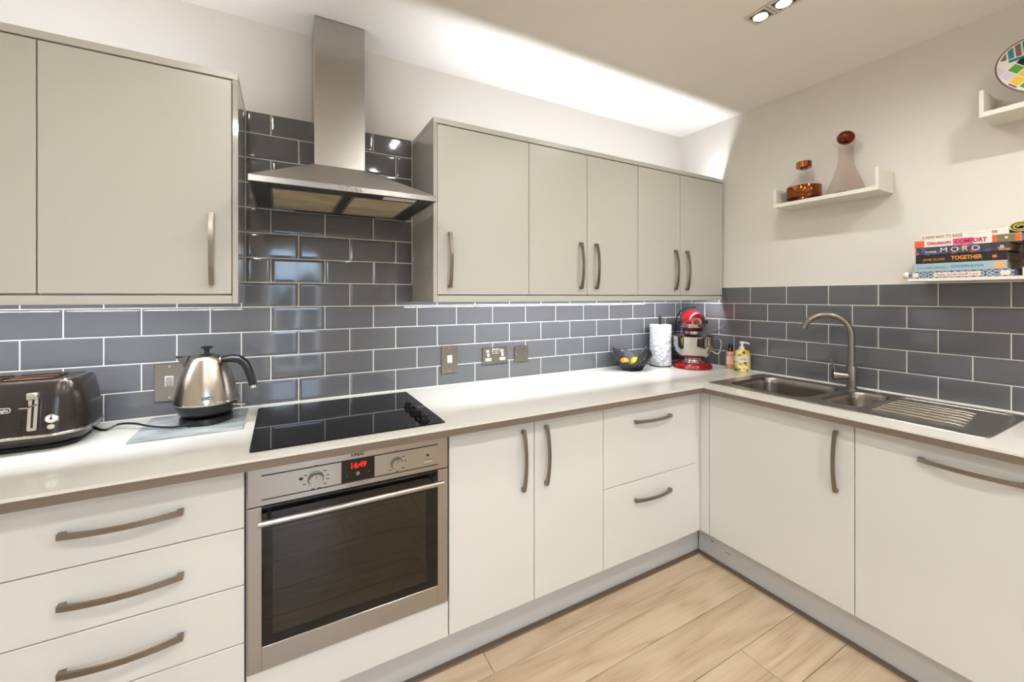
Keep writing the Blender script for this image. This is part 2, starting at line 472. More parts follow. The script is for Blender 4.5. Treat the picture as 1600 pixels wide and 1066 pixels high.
FY, FX, DT = -.60, -.60, .02            # front planes of the door faces, door thickness
DB, DTOP = .146, .878
g2 = .0016
def door_back(name, par, x0, x1, z0, z1, m, y=FY):
    return part(name, MB().box(x0 + g2, x1 - g2, y, y + DT, z0 + g2, z1 - g2, .0012), m, par)
def door_right(name, par, y0, y1, z0, z1, m):
    return part(name, MB().box(FX, FX + DT, y0 + g2, y1 - g2, z0 + g2, z1 - g2, .0012), m, par)
def carcass(par, x0, x1, y0, y1, z0, z1, m=dark_gap):
    return part('carcass', MB().box(x0, x1, y0, y1, z0, z1), m, par)
CY = FY + DT + .002                      # carcass front
LB = WB - .001

# four drawer unit, left of the oven
t = thing('base_cabinet', 'cream base cabinet with a stack of wide drawers left of the oven', 'cabinet', (-2.876, -.3, .15), group='base cabinets')
carcass(t, -3.139, -2.6155, CY, -.02, .15, LB)
for z0, z1 in ((.705, DTOP), (.541, .705), (.374, .541), (DB, .374)):
    d = door_back('drawer', t, -3.140, -2.613, z0, z1, door_m)
    bow_handle(d, (-2.874, FY, z1 - .0865), (1, 0, 0), (0, -1, 0))
# cabinet beyond, at the edge of the frame
t = thing('base_cabinet', 'plain cream base cabinet at the left end of the worktop', 'cabinet', (-3.46, -.3, .15), group='base cabinets')
carcass(t, XL + .003, -3.142, CY, -.02, .15, LB)
d = door_back('door', t, XL + .003, -3.142, DB, DTOP, door_m)
bow_handle(d, (-3.22, FY, .72), (0, 0, 1), (0, -1, 0))
# oven housing
t = thing('oven_housing', 'cream cabinet housing around the oven with a filler panel below it', 'cabinet', (-2.3, -.3, .15), group='base cabinets')
carcass(t, -2.6115, -1.9965, -.03, -.02, .15, LB)
part('side_panel', MB().box(-2.6125, -2.6065, CY, -.03, .15, LB), carc_m, t)
part('side_panel', MB().box(-1.9995, -1.9935, CY, -.03, .15, LB), carc_m, t)
part('filler_panel', MB().box(-2.609, -1.9955, FY, FY + DT, DB + .001, .2735, .0012), door_m, t)
# two door cabinet
t = thing('base_cabinet', 'cream base cabinet with two tall doors just right of the oven', 'cabinet', (-1.63, -.3, .15), group='base cabinets')
carcass(t, -1.991, -1.266, CY, -.02, .15, LB)
d = door_back('door', t, -1.9925, -1.6275, DB, DTOP, door_m); bow_handle(d, (-1.683, FY, .7225), (0, 0, 1), (0, -1, 0))
d = door_back('door', t, -1.6275, -1.2645, DB, DTOP, door_m); bow_handle(d, (-1.574, FY, .7245), (0, 0, 1), (0, -1, 0))
# two drawer cabinet
t = thing('base_cabinet', 'cream base cabinet with two deep drawers beside the inner corner', 'cabinet', (-.95, -.3, .15), group='base cabinets')
carcass(t, -1.262, -.643, CY, -.02, .15, LB)
for z0, z1, hz in ((.507, DTOP, .786), (DB, .507, .4185)):
    d = door_back('drawer', t, -1.2645, -.640, z0, z1, door_m); bow_handle(d, (-.955, FY, hz), (1, 0, 0), (0, -1, 0))
# corner post
solo('corner_post', MB().box(-.6385, -.602, FY + .004, FY + .022, DB, LB, .001).box(-.598, -.580, -.6485, FY + .022, DB, LB, .001), door_m,
     'slim cream corner post between the drawer cabinet and the sink cabinet', 'post')
# sink cabinet and dishwasher
t = thing('sink_cabinet', 'cream cabinet with one wide door under the sink bowls', 'cabinet', (-.3, -.96, .15), group='base cabinets')
part('carcass', MB().box(-.578, -.576, -1.266, -.655, .15, LB).box(-.576, -.02, -.659, -.655, .15, .60).box(-.576, -.02, -1.266, -1.262, .15, LB)
     .box(-.576, -.02, -1.262, -.659, .15, .16), carc_m, t)
d = door_right('door', t, -1.268, -.6505, DB, DTOP, door_m); bow_handle(d, (FX, -1.2095, .7215), (0, 0, -1), (-1, 0, 0))
t = thing('dishwasher', 'built-in dishwasher behind a cream front with a long horizontal handle', 'dishwasher', (-.3, -1.58, .15))
part('body', MB().box(-.577, -.03, -1.885, -1.271, .15, LB), carc_m, t)
d = door_right('door', t, -1.887, -1.268, DB, DTOP, door_m); bow_handle(d, (FX, -1.573, .815), (0, -1, 0), (-1, 0, 0))
solo('end_panel', MB().box(-.60, -.02, -1.912, -1.890, .0, LB, .001), door_m, 'cream end panel closing the cabinet run past the dishwasher', 'panel')
# plinths
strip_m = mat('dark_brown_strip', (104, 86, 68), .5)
pl1 = solo('plinth', MB().box(XL + .002, -.545, -.545, -.530, .004, DB, .001), plinth_m, 'grey plinth under the cabinets along the hob wall', 'plinth')
pl2 = solo('plinth', MB().box(-.543, -.528, -1.888, -.547, .004, DB, .001), plinth_m, 'scuffed grey plinth under the sink cabinet and dishwasher', 'plinth')

for sy_, sz_, w_, h_ in ((-.585, .118, .006, .003), (-.622, .085, .010, .006), (-.70, .070, .030, .0025), (-.79, .112, .026, .002)):
    part('scuff_mark', MB().box(-.5434, -.5428, sy_ - w_, sy_, sz_, sz_ + h_), strip_m, pl2)
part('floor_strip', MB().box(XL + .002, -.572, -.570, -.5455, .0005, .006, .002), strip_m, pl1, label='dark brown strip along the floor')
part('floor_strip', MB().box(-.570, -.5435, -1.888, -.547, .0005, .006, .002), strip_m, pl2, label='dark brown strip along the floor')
# ------------------------------------------------------------------ wall cabinets
UY = -.33
UB, UT, CT = 1.380, 2.107, 2.1335
def wall_cab(label, x0, x1, doors, end=None):
    t = thing('wall_cabinet', label, 'cabinet', ((x0 + x1) / 2, -.16, UB), group='wall cabinets')
    part('carcass', MB().box(x0 + .001, x1 - .001, UY + .022, -.006, UB - .004, 2.110), carc_m, t)
    part('front_edge', MB().box(x0 + .002, x1 - .002, UY + .0205, UY + .0215, UB, 2.108), dark_gap, t)
    if end is not None:
        part('end_panel', MB().box(end, end + .0165, UY, -.006, 1.349, 2.1095, .0008), panel_m, t, label='glossy end panel')
    for a, b, hx in doors:
        d = door_back('door', t, a, b, UB, UT, upper_m, UY)
        bow_handle(d, (hx, UY, 1.530), (0, 0, 1), (0, -1, 0), L=.238)
    return t
wall_cab('shade-toned wall cabinet left of the cooker hood, its handle next to the hood', -3.131, -2.667, [(-3.131, -2.6675, -2.723)], -2.6665)
wall_cab('shade-toned wall cabinet cut off by the left edge, no handle in view', XL + .003, -3.131, [(-3.77, -3.131, -3.66)])
wall_cab('single door wall cabinet immediately right of the cooker hood', -1.9435, -1.488, [(-1.9435, -1.488, -1.889)], -1.960)
wall_cab('two door wall cabinet in the middle of the run right of the hood', -1.488, -.771, [(-1.488, -1.134, -1.180), (-1.134, -.771, -1.078)])
wall_cab('two door wall cabinet at the end of the run against the corner', -.771, -.016, [(-.771, -.4205, -.470), (-.4205, -.016, -.368)])
def cornice(label, x0, x1, cutl, cutr):
    mb = MB().box(x0, x1, UY, UY + .018, 2.1105, CT, .0008)
    if cutl: mb.box(x0, x0 + .018, UY + .018, -.006, 2.1105, CT, .0008)
    if cutr: mb.box(x1 - .018, x1, UY + .018, -.006, 2.1105, CT, .0008)
    solo('cornice', mb, upper_m, label, 'cornice', 'cornices')
cornice('shade-toned cornice strip on top of the cabinets left of the hood', XL + .003, -2.650, False, True)
cornice('shade-toned cornice strip on top of the cabinets right of the hood', -1.960, -.004, True, False)
def pelmet(label, x0, x1):
    solo('pelmet', MB().box(x0, x1, UY + .001, UY + .019, 1.349, 1.3755, .001), upper_m, label, 'pelmet', 'pelmets')
pelmet('shade-toned light pelmet below the cabinets left of the hood', XL + .003, -2.6675)
pelmet('shade-toned light pelmet below the cabinets right of the hood', -1.9425, -.022)
# LED tapes
def tape(label, x0, x1, y, z, up):
    t = thing('led_tape', label, 'light strip', ((x0 + x1) / 2, y, z), group='LED tapes on the wall cabinets')
    s = 1 if up else -1
    if up: part('tape', MB().box(x0, x1, y - .005, y + .005, z, z + .0015), tape_m, t)
    else: part('tape', MB().box(x0, x1, y, y + .0015, z - .005, z + .005), tape_m, t)
    mb = MB(); n = int((x1 - x0) / .0185)
    for i in range(n):
        x = x0 + .01 + i * .0185
        if up: mb.box(x - .0025, x + .0025, y - .0025, y + .0025, z + .0016, z + .0028)
        else: mb.box(x - .0025, x + .0025, y + .0016, y + .0028, z - .0025, z + .0025)
    part('diodes', mb, diode_m, t, kind='stuff')
tape('lit LED tape on top of the cabinets right of the hood', -1.93, -.03, -.3062, 2.1105, True)
tape('lit LED tape on top of the cabinets left of the hood', -3.70, -2.68, -.3062, 2.1105, True)
tape('lit LED tape beneath the cabinets right of the hood', -1.93, -.05, -.3108, 1.362, False)
tape('lit LED tape beneath the cabinets left of the hood', -3.70, -2.68, -.3108, 1.362, False)

# ------------------------------------------------------------------ cooker hood
canopy_m = mat('soft_brushed_steel', (198, 195, 190), 0.40, 1.0)
HX0, HX1, HY, HZ0, HZ1 = -2.613, -2.001, -.495, 1.7355, 1.7555
CX0, CX1, CYF = -2.4035, -2.2085, -.157
t = thing('cooker_hood', 'brushed steel chimney cooker hood above the hob', 'cooker hood', (-2.306, -.2, HZ0))
cz = 1.912
pts = [(HX0, HY, HZ1), (HX1, HY, HZ1), (HX1, -.006, HZ1), (HX0, -.006, HZ1), (CX0 - .002, CYF - .002, cz), (CX1 + .002, CYF - .002, cz), (CX1 + .002, -.006, cz), (CX0 - .002, -.006, cz)]
part('canopy', MB().faces(pts, [(0, 1, 5, 4), (1, 2, 6, 5), (3, 0, 4, 7), (4, 5, 6, 7), (2, 3, 7, 6)]), canopy_m, t, smooth=10)
lip = MB().box(HX0, HX1, HY, HY + .006, HZ0, HZ1, .001).box(HX0, HX0 + .006, HY + .006, -.006, HZ0, HZ1).box(HX1 - .006, HX1, HY + .006, -.006, HZ0, HZ1).box(HX0 + .006, HX1 - .006, -.012, -.006, HZ0, HZ1)
part('lip', lip, steel, t)
part('chimney', MB().box(CX0, CX1, CYF, -.006, cz - .004, CEIL - .003, .001).box(CX0 - .001, CX1 + .001, CYF - .0012, -.006, cz - .004, 2.36, .0006), steel_v, t)
ul = 1.7395
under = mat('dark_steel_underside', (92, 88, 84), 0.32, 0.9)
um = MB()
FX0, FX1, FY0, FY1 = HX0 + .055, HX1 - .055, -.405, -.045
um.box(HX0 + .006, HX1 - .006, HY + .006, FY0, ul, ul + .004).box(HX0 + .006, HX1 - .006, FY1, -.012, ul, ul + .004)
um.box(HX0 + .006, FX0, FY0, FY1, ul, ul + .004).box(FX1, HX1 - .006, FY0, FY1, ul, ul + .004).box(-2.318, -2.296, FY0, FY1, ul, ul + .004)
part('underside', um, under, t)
mesh_m = mat('greasy_filter_mesh', (206, 190, 156), 0.4, 0.15)
def fm():
    n, l, b = nodes(mesh_m)
    tc = n.new('ShaderNodeTexCoord'); w = n.new('ShaderNodeTexWave'); w.inputs['Scale'].default_value = 60; w.bands_direction = 'X'
    w2 = n.new('ShaderNodeTexWave'); w2.inputs['Scale'].default_value = 60; w2.bands_direction = 'Y'
    ad = n.new('ShaderNodeMath'); ad.operation = 'ADD'; bp = n.new('ShaderNodeBump'); bp.inputs['Strength'].default_value = .6; bp.inputs['Distance'].default_value = .002
    l.new(tc.outputs['Object'], w.inputs[0]); l.new(tc.outputs['Object'], w2.inputs[0]); l.new(w.outputs['Fac'], ad.inputs[0]); l.new(w2.outputs['Fac'], ad.inputs[1])
    l.new(ad.outputs[0], bp.inputs['Height']); l.new(bp.outputs[0], b.inputs['Normal'])
fm()
vary(mesh_m, 5, (196, 170, 118), (240, 230, 208), (1, 2.2, 1))
for a, b in ((FX0 + .002, -2.320), (-2.294, FX1 - .002)):
    f = part('filter', MB().box(a, b, FY0 + .002, FY1 - .002, ul + .0015, ul + .006), mesh_m, t, label='yellowed mesh grease filter')
    fr = MB().box(a, b, FY0 + .002, FY0 + .010, ul - .0005, ul + .001).box(a, b, FY1 - .010, FY1 - .002, ul - .0005, ul + .001).box(a, a + .008, FY0 + .01, FY1 - .01, ul - .0005, ul + .001).box(b - .008, b, FY0 + .01, FY1 - .01, ul - .0005, ul + .001)
    part('frame', fr, steel, f)
part('lamp_lens', MB().box(-2.19, -2.07, -.462, -.422, ul - .002, ul), white_p, t)
part('rear_vent', MB().box(-2.47, -2.14, -.036, -.018, ul - .0015, ul - .0002), black_m, t)
for i in range(5):
    x = -2.340 + i * .0166
    part('button', MB().lathe([(.0056, 0), (.0056, .004), (.004, .006)], 14).xf(Matrix.Translation((x, HY - .0001, 1.7465)) @ Matrix.Rotation(PI / 2, 4, 'X')), chrome, t)

# ------------------------------------------------------------------ hob
t = thing('induction_hob', 'black ceramic glass hob set into the worktop above the oven', 'hob', (-2.303, -.33, WT))
part('glass_top', MB().loft([rr(-2.603, -2.003, -.597, -.060, .008, WT + .0005), rr(-2.603, -2.003, -.597, -.060, .008, WT + .004), rr(-2.601, -2.005, -.595, -.062, .007, WT + .0055)]), black_glass, t, smooth=5)
for ky in (-.335, -.405, -.475, -.545):
    k = part('knob', MB().lathe([(.021, 0), (.021, .004), (.016, .006), (.0145, .020), (.012, .022)], 24, (-2.066, ky, WT + .0056)), black_p, t)
    part('grip', MB().box(-2.066 - .004, -2.066 + .004, ky - .017, ky + .017, WT + .008, WT + .029, .0015), black_p, k)

# ------------------------------------------------------------------ oven
OX0, OX1, OY = -2.6065, -2.000, -.607
t = thing('oven', 'stainless steel built-in oven with dark glass door below the hob', 'oven', (-2.303, -.35, .278))
part('body', MB().box(OX0 + .01, OX1 - .01, -.10, -.04, .285, .86).box(OX0 + .01, OX0 + .03, -.585, -.10, .285, .86).box(OX1 - .03, OX1 - .01, -.585, -.10, .285, .86)
     .box(OX0 + .03, OX1 - .03, -.585, -.10, .285, .31).box(OX0 + .03, OX1 - .03, -.585, -.10, .74, .86), cavity_m, t, label='brown enamelled cavity')
under_rack = mat('dull_rack_wire', (92, 84, 72), .4, .8)
for rz in (.44, .56):
    mb = MB()
    for i in range(3):
        x = OX0 + .06 + i * .243
        mb.cyl((x, -.55, rz), (x, -.12, rz), .0022, 6)
    mb.cyl((OX0 + .05, -.555, rz), (OX1 - .05, -.555, rz), .0035, 8).cyl((OX0 + .05, -.12, rz), (OX1 - .05, -.12, rz), .0035, 8)
    part('rack', mb, under_rack, t)
cp = part('control_panel', MB().box(OX0, OX1, OY, OY + .02, .7605, .8815, .001), steel, t)
part('panel_line', MB().box(-2.572, -2.036, OY - .0006, OY + .001, .847, .8505), black_m, cp)
part('panel_line', MB().box(-2.572, -2.036, OY - .0006, OY + .001, .7765, .7795), black_m, cp)
ds = part('display', MB().box(-2.355, -2.253, OY - .0008, OY + .001, .7800, .8468), black_glass, t, label='black clock display')
lettering('16:49', .024, FRONT((-2.304, OY - .0011, .8285)), led_red, ds, width=.046, bold=.0004, name='clock_digits')
lettering('-', .020, FRONT((-2.338, OY - .0011, .800)), print_g, ds); lettering('+', .014, FRONT((-2.271, OY - .0011, .802)), print_g, ds)
mb = MB()
for i in range(20):
    a, b = 2 * PI * i / 20, 2 * PI * (i + 1) / 20
    mb.faces([(-2.305 + .0048 * math.cos(a), OY - .001, .802 + .0048 * math.sin(a)), (-2.305 + .0048 * math.cos(b), OY - .001, .802 + .0048 * math.sin(b)),
              (-2.305 + .0036 * math.cos(b), OY - .001, .802 + .0036 * math.sin(b)), (-2.305 + .0036 * math.cos(a), OY - .001, .802 + .0036 * math.sin(a))], [(0, 1, 2, 3)])
part('clock_symbol', mb, white_p, ds)
lettering('AEG', .016, FRONT((-2.302, OY - .0003, .8640)), print_b, cp, width=.032, bold=.0005)
lg = MB()
for i in range(5): lg.box(-2.3265 + i * .0016, -2.3257 + i * .0016, OY - .0006, OY, .8585, .8695)
part('emblem', lg, print_b, cp)
lettering('COMPETENCE', .008, FRONT((-2.304, OY - .0003, .7686)), print_g, cp, width=.062, spacing=1.3)
def oven_knob(x, z, r, marks, sq):
    k = part('knob', MB().lathe([(r * 1.08, 0), (r * 1.08, .001), (r, .0012), (r, .014), (r * .94, .016)], 28).xf(Matrix.Translation((x, OY - .0002, z)) @ Matrix.Rotation(PI / 2, 4, 'X')), steel, t)
    part('pointer', MB().box(x - .0007, x + .0007, OY - .0168, OY - .0158, z + r * .3, z + r * .85), print_b, k)
    part('rim', MB().lathe([(r * 1.18, 0), (r * 1.18, .0006)], 28).xf(Matrix.Translation((x, OY - .0001, z)) @ Matrix.Rotation(PI / 2, 4, 'X')), black_p, k)
    for a in marks:
        mb = MB(); mx, mz = x + math.cos(math.radians(a)) * r * 1.75, z + math.sin(math.radians(a)) * r * 1.6
        mb.box(mx - .0045, mx + .0045, OY - .0004, OY, mz - .0012, mz + .0012)
        part('scale_mark', mb, print_b, cp)
    part('red_mark', MB().box(x - .005, x + .005, OY - .0009, OY, .8475, .8525), led_off, cp)
    if sq: part('square_mark', MB().box(x - .046, x - .036, OY - .0005, OY, z + .004, z + .012), print_b, cp)
led_off = mat('dark_red_mark', (120, 24, 30), .4)
oven_knob(-2.428, .8105, .0195, (40, 10, -12, -40, -75, -105, 150, -160), True)
oven_knob(-2.1815, .8105, .0175, (40, 5, -45, -85, -135), False)
part('button', MB().box(-2.089, -2.056, OY - .003, OY, .7915, .8015, .0008), chrome, cp)
part('square_mark', MB().box(-2.077, -2.068, OY - .0005, OY, .8135, .8205), print_b, cp)
# door: steel frame, black surround, tinted pane
DZ0, DZ1 = .2785, .7575
fr = MB().box(OX0, -2.5715, OY, OY + .02, DZ0, DZ1, .001).box(-2.036, OX1, OY, OY + .02, DZ0, DZ1, .001).box(-2.5715, -2.036, OY, OY + .02, DZ0, .347, .001)
dr = part('door', fr, steel, t)
bs = MB().box(-2.5715, -2.544, OY + .002, OY + .012, .347, DZ1).box(-2.076, -2.036, OY + .002, OY + .012, .347, DZ1).box(-2.544, -2.076, OY + .002, OY + .012, .347, .372).box(-2.544, -2.076, OY + .002, OY + .012, .690, DZ1)
part('glass_surround', bs, black_glass, dr)
part('pane', MB().box(-2.544, -2.076, OY + .003, OY + .008, .372, .690), oven_glass, dr, label='tinted dark window')
h = MB().cyl((-2.578, -.648, .7265), (-2.029, -.648, .7265), .0085, 18)
part('handle', h, steel, dr, label='round steel bar handle')
part('handle_post', MB().cyl((-2.553, OY + .002, .7265), (-2.553, -.648, .7265), .006, 12).cyl((-2.054, OY + .002, .7265), (-2.054, -.648, .7265), .006, 12), steel, dr)

# ------------------------------------------------------------------ sink
SX0, SX1, SY0, SY1 = -.555, -.047, -1.602, -.605
t = thing('kitchen_sink', 'stainless steel inset sink with one and a half bowls and ridged drainer', 'sink', (-.3, -1.1, WT))
zt = WT + .0045
B1 = (-.500, -.120, -1.040, -.672); B2 = (-.470, -.135, -1.232, -1.078); B3 = (-.505, -.088, -1.578, -1.245)
def plate_with_holes(mb, outer, holes, z):
    cu = bpy.data.curves.new('c', 'CURVE'); cu.dimensions = '2D'; cu.fill_mode = 'FRONT'
    for ring in [outer] + holes:
        sp = cu.splines.new('POLY'); sp.points.add(len(ring) - 1); sp.use_cyclic_u = True
        for p, q in zip(sp.points, ring): p.co = (q[0], q[1], 0, 1)
    o = bpy.data.objects.new('c', cu); C.objects.link(o)
    me = bpy.data.meshes.new_from_object(o.evaluated_get(bpy.context.evaluated_depsgraph_get()))
    bpy.data.objects.remove(o); bpy.data.curves.remove(cu)
    mb.add_mesh(me, Matrix.Translation((0, 0, z))); bpy.data.meshes.remove(me)
def brr(b, r, z, d=0, k=6): return rr(b[0] + d, b[1] - d, b[2] + d, b[3] - d, max(r - d, .004), z, k)
mb = MB()
plate_with_holes(mb, rr(SX0 + .006, SX1 - .006, SY0 + .006, SY1 - .006, .022, 0, 6), [brr(B1, .07, 0), brr(B2, .05, 0), brr(B3, .03, 0)], zt)
mb.loft([rr(SX0, SX1, SY0, SY1, .028, WT + .0004, 6), rr(SX0 + .002, SX1 - .002, SY0 + .002, SY1 - .002, .026, zt - .0012, 6), rr(SX0 + .006, SX1 - .006, SY0 + .006, SY1 - .006, .022, zt, 6)], False, False)
part('rim', mb, sink_m, t, smooth=20)
def bowl(b, r, depth):
    prof = [(0, 0), (.002, -.002), (.005, -.008), (.008, -.03), (.014, -depth + .04), (.024, -depth + .012), (.045, -depth)]
    o = part('bowl', MB().loft([brr(b, r, zt + z, d) for d, z in prof], False, True), bowl_steel, t, smooth=60)
    cx, cy = (b[0] + b[1]) / 2, (b[2] + b[3]) / 2
    part('drain', MB().lathe([(.03, .0), (.028, .003), (.014, .0032), (.012, .0012)], 24, (cx, cy, zt - depth)), chrome, o)
    return o
b1 = bowl(B1, .07, .165)
b2 = bowl(B2, .05, .10)
part('overflow', MB().cyl((-.40, -1.0865, .895), (-.40, -1.0895, .895), .011, 16), black_m, b2)
part('drainer', MB().loft([brr(B3, .03, zt), brr(B3, .03, zt - .0022, .0015), brr(B3, .03, zt - .003, .006)], False, True), sink_m, t, smooth=20)
for i, (rx, y0) in enumerate(((-.430, -1.262), (-.378, -1.258), (-.327, -1.256), (-.276, -1.254), (-.225, -1.254), (-.176, -1.254))):
    y1 = -1.52 + .006 * i
    part('ridge', MB().tube([(rx, y0, zt - .0035), (rx, y0 - .014, zt - .0002), (rx, y1 + .02, zt - .0008), (rx, y1, zt - .0040)], .0026, 8), sink_m, t)
# tap
t = thing('mixer_tap', 'brushed nickel swan neck tap at the back of the sink', 'tap', (-.078, -1.052, zt), -math.radians(-118))
part('base', MB().lathe([(.026, .0002), (.026, .004), (.0215, .006), (.0215, .108), (.0205, .112)], 24), nickel, t, local=True)
pz = .112; R = .098; hgt = .262
path = [(0, 0, pz), (0, 0, hgt - .02)] + [(R - R * math.cos(a), 0, hgt + R * math.sin(a)) for a in [PI * i / 24 for i in range(0, 23)]]
TD = Matrix.Rotation(math.radians(0), 4, 'Z')
part('spout', MB().tube(path, .0135, 16), nickel, t, local=True)
vd = Vector((.98, .12, 0))
part('valve', MB().cyl((0, 0, .062), vd * .058 + Vector((0, 0, .062)), .0165, 20).cyl(vd * .058 + Vector((0, 0, .062)), vd * .075 + Vector((0, 0, .062)), .0225, 24), nickel, t, local=True)
part('lever', MB().cyl(vd * .066 + Vector((0, 0, .08)), vd * .082 + Vector((0, .0, .138)), .0035, 10), nickel, t, local=True)

# ------------------------------------------------------------------ sockets and switches
def screw(par, x, z):
    part('screw', MB().lathe([(.0035, 0), (.0035, .0008), (.002, .0012)], 12).xf(Matrix.Translation((x, -.0098, z)) @ Matrix.Rotation(PI / 2, 4, 'X')), chrome, par)
def faceplate(name, label, cat, x0, x1, z0, z1):
    t = thing(name, label, cat, ((x0 + x1) / 2, -.004, (z0 + z1) / 2), group='steel face plates on the tiles')
    part('plate', MB().box(x0, x1, -.0098, -.0036, z0, z1, .0012), plate_m, t)
    return t
def rocker(par, x, z, w=.020, h=.034, m=white_p):
    s = part('surround', MB().box(x - w / 2 - .003, x + w / 2 + .003, -.0112, -.0096, z - h / 2 - .003, z + h / 2 + .003, .0006), white_p, par)
    part('rocker', MB().faces([(x - w / 2, -.0108, z - h / 2), (x + w / 2, -.0108, z - h / 2), (x + w / 2, -.0165, z - h / 2 + .002), (x - w / 2, -.0165, z - h / 2 + .002),
         (x - w / 2, -.0108, z + h / 2), (x + w / 2, -.0108, z + h / 2), (x + w / 2, -.0122, z + h / 2), (x - w / 2, -.0122, z + h / 2)],
         [(0, 1, 2, 3), (3, 2, 6, 7), (7, 6, 5, 4), (0, 3, 7, 4), (1, 5, 6, 2), (0, 4, 5, 1)]), m, s)
grey_sw = mat('grey_rocker', (170, 164, 158), .3, .6)
t = faceplate('cooker_switch', 'tall steel switch plate partly hidden by the kettle', 'switch', -2.938, -2.850, .976, 1.117)
rocker(t, -2.894, 1.050, m=grey_sw); screw(t, -2.894, 1.106); screw(t, -2.894, .988)
t = faceplate('cooker_switch', 'tall steel switch plate on the tiles right of the hob', 'switch', -1.811, -1.724, .981, 1.122)
rocker(t, -1.7675, 1.0515); screw(t, -1.7675, 1.110); screw(t, -1.7675, .993)
t = faceplate('double_socket', 'steel double socket with white inserts right of the tall switch', 'socket', -1.581, -1.429, 1.008, 1.0965)
dk = mat('dark_socket_rocker', (96, 92, 88), .35)
for sx, rx in ((-1.548, -1.517), (-1.462, -1.493)):
    rocker(t, rx, 1.076, .011, .020, dk)
    for (ox, oz, w, h, n) in ((-.004, 1.0775, .018, .012, 'earth_slot'), (0, 1.057, .013, .018, 'pin_slot'), (0, 1.033, .034, .015, 'pin_slot')):
        q = part('insert', MB().box(sx + ox - w / 2, sx + ox + w / 2, -.0106, -.0096, oz - h / 2, oz + h / 2, .0004), white_p, t)
        if w > .03:
            part('slot', MB().box(sx - .0115, sx - .0065, -.0110, -.0104, oz - .002, oz + .002).box(sx + .0065, sx + .0115, -.0110, -.0104, oz - .002, oz + .002), black_m, q)
        else:
            part('slot', MB().box(sx + ox - .002, sx + ox + .002, -.0110, -.0104, oz - .003, oz + .003), black_m, q)
t = faceplate('blank_plate', 'blank square steel plate right of the double socket', 'plate', -1.3855, -1.2965, 1.0065, 1.0955)
screw(t, -1.374, 1.051); screw(t, -1.308, 1.051)

# ------------------------------------------------------------------ kettle, board, toaster
marble = mat('grey_marble_board', (176, 184, 184), .12)
vary(marble, 5, (140, 148, 150), (204, 209, 208), (1, 3.2, 1))
t = thing('worktop_saver', 'grey marbled glass worktop saver board under the kettle', 'board', (-2.79, -.18, WT))
part('board', MB().loft([rr(-2.940, -2.637, -.330, -.036, .006, WT + .0008), rr(-2.940, -2.637, -.330, -.036, .006, WT + .006), rr(-2.939, -2.638, -.329, -.037, .005, WT + .007)]), marble, t)
for x0, n, y in ((-2.885, 11, -.245), (-2.70, 7, -.238)):
    mb = MB()
    for i in range(n):
        x = x0 + i * .0085 + random.uniform(-.001, .001)
        mb.box(x, x + random.choice((.0035, .005, .0065)), y - .002, y + random.choice((.002, .003, .006)), WT + .0071, WT + .0074)
    part('script_mark', mb, print_b, t)
BZ = WT + .0072
t = thing('kettle', 'brushed steel conical kettle with black handle beside the hob', 'kettle', (-2.757, -.170, BZ), -math.radians(29))
part('power_base', MB().lathe([(.078, .0003), (.081, .004), (.079, .020), (.072, .024)], 36), black_p, t, local=True)
part('bottom', MB().lathe([(.066, .025), (.078, .032), (.091, .048), (.0965, .066), (.0965, .070)], 40), black_p, t, local=True)
part('band', MB().lathe([(.097, .0702), (.098, .072), (.098, .076), (.097, .078)], 40), chrome, t, local=True)
part('body', MB().lathe([(.0965, .0782), (.095, .088), (.0905, .112), (.084, .140), (.0755, .168), (.0655, .196), (.055, .222), (.050, .232), (.044, .2365), (.03, .238)], 44), kettle_m, t, local=True)
part('lid_knob', MB().lathe([(.026, .2382), (.020, .240), (.009, .243), (.0075, .253), (.010, .259), (.0185, .2625), (.0195, .265), (.016, .268), (.008, .2695)], 28), black_p, t, local=True)
hp = [(.060, 0, .221), (.078, 0, .224), (.098, 0, .2255), (.120, 0, .221), (.138, 0, .207), (.150, 0, .184), (.160, 0, .155), (.167, 0, .128)]
h = part('handle', MB().tube(hp, [.012, .0135, .0145, .0145, .0145, .0140, .0135, .013], 14), black_p, t, local=True)
part('handle_tip', MB().cyl((.1672, 0, .1275), (.1695, 0, .119), .0108, 14), chrome, h, local=True)
part('handle_mount', MB().cyl((.052, 0, .2205), (.0605, 0, .2212), .0145, 14), chrome, h, local=True)
sp = MB().loft([[(-.064, -.024, .196), (-.064, .024, .196), (-.048, .026, .234), (-.048, -.026, .234)], [(-.106, -.006, .226), (-.106, .006, .226), (-.107, .009, .2335), (-.107, -.009, .2335)]])
part('spout', sp, kettle_m, t, local=True)
part('lever', MB().box(.092, .146, -.012, .012, .058, .064, .002), chrome, t, local=True)
# badge facing the camera: local direction of the viewer
va = math.atan2(-2.0176 + .170, -2.5213 + 2.745) + math.radians(29)
def badge_kettle():
    a = va + .03
    d = Vector((math.cos(a), math.sin(a), 0)); tx = Vector((-math.sin(a), math.cos(a), 0))
    tilt = math.radians(11); up = (Vector((0, 0, 1)) * math.cos(tilt) - d * math.sin(tilt)); nn = tx.cross(up)
    M = Matrix((tx.to_4d(), up.to_4d(), nn.to_4d(), (0, 0, 0, 1))).transposed(); M[3] = (0, 0, 0, 1)
    for i in range(3): M[i][3] = (d * .0938 + Vector((0, 0, .0975)))[i]
    b = part('badge', MB().loft([rr(-.0165, .0165, -.005, .005, .0048, -.001), rr(-.0165, .0165, -.005, .005, .0048, .0008)]).xf(M), black_p, t, local=True)
    lettering("De'Longhi", .0082, M @ Matrix.Translation((0, 0, .0009)), white_p, b, width=.027, local=True)
badge_kettle()
def on_world(t, pts):
    Mi = WM[t.name].inverted(); return [Mi @ Vector(p) for p in pts]
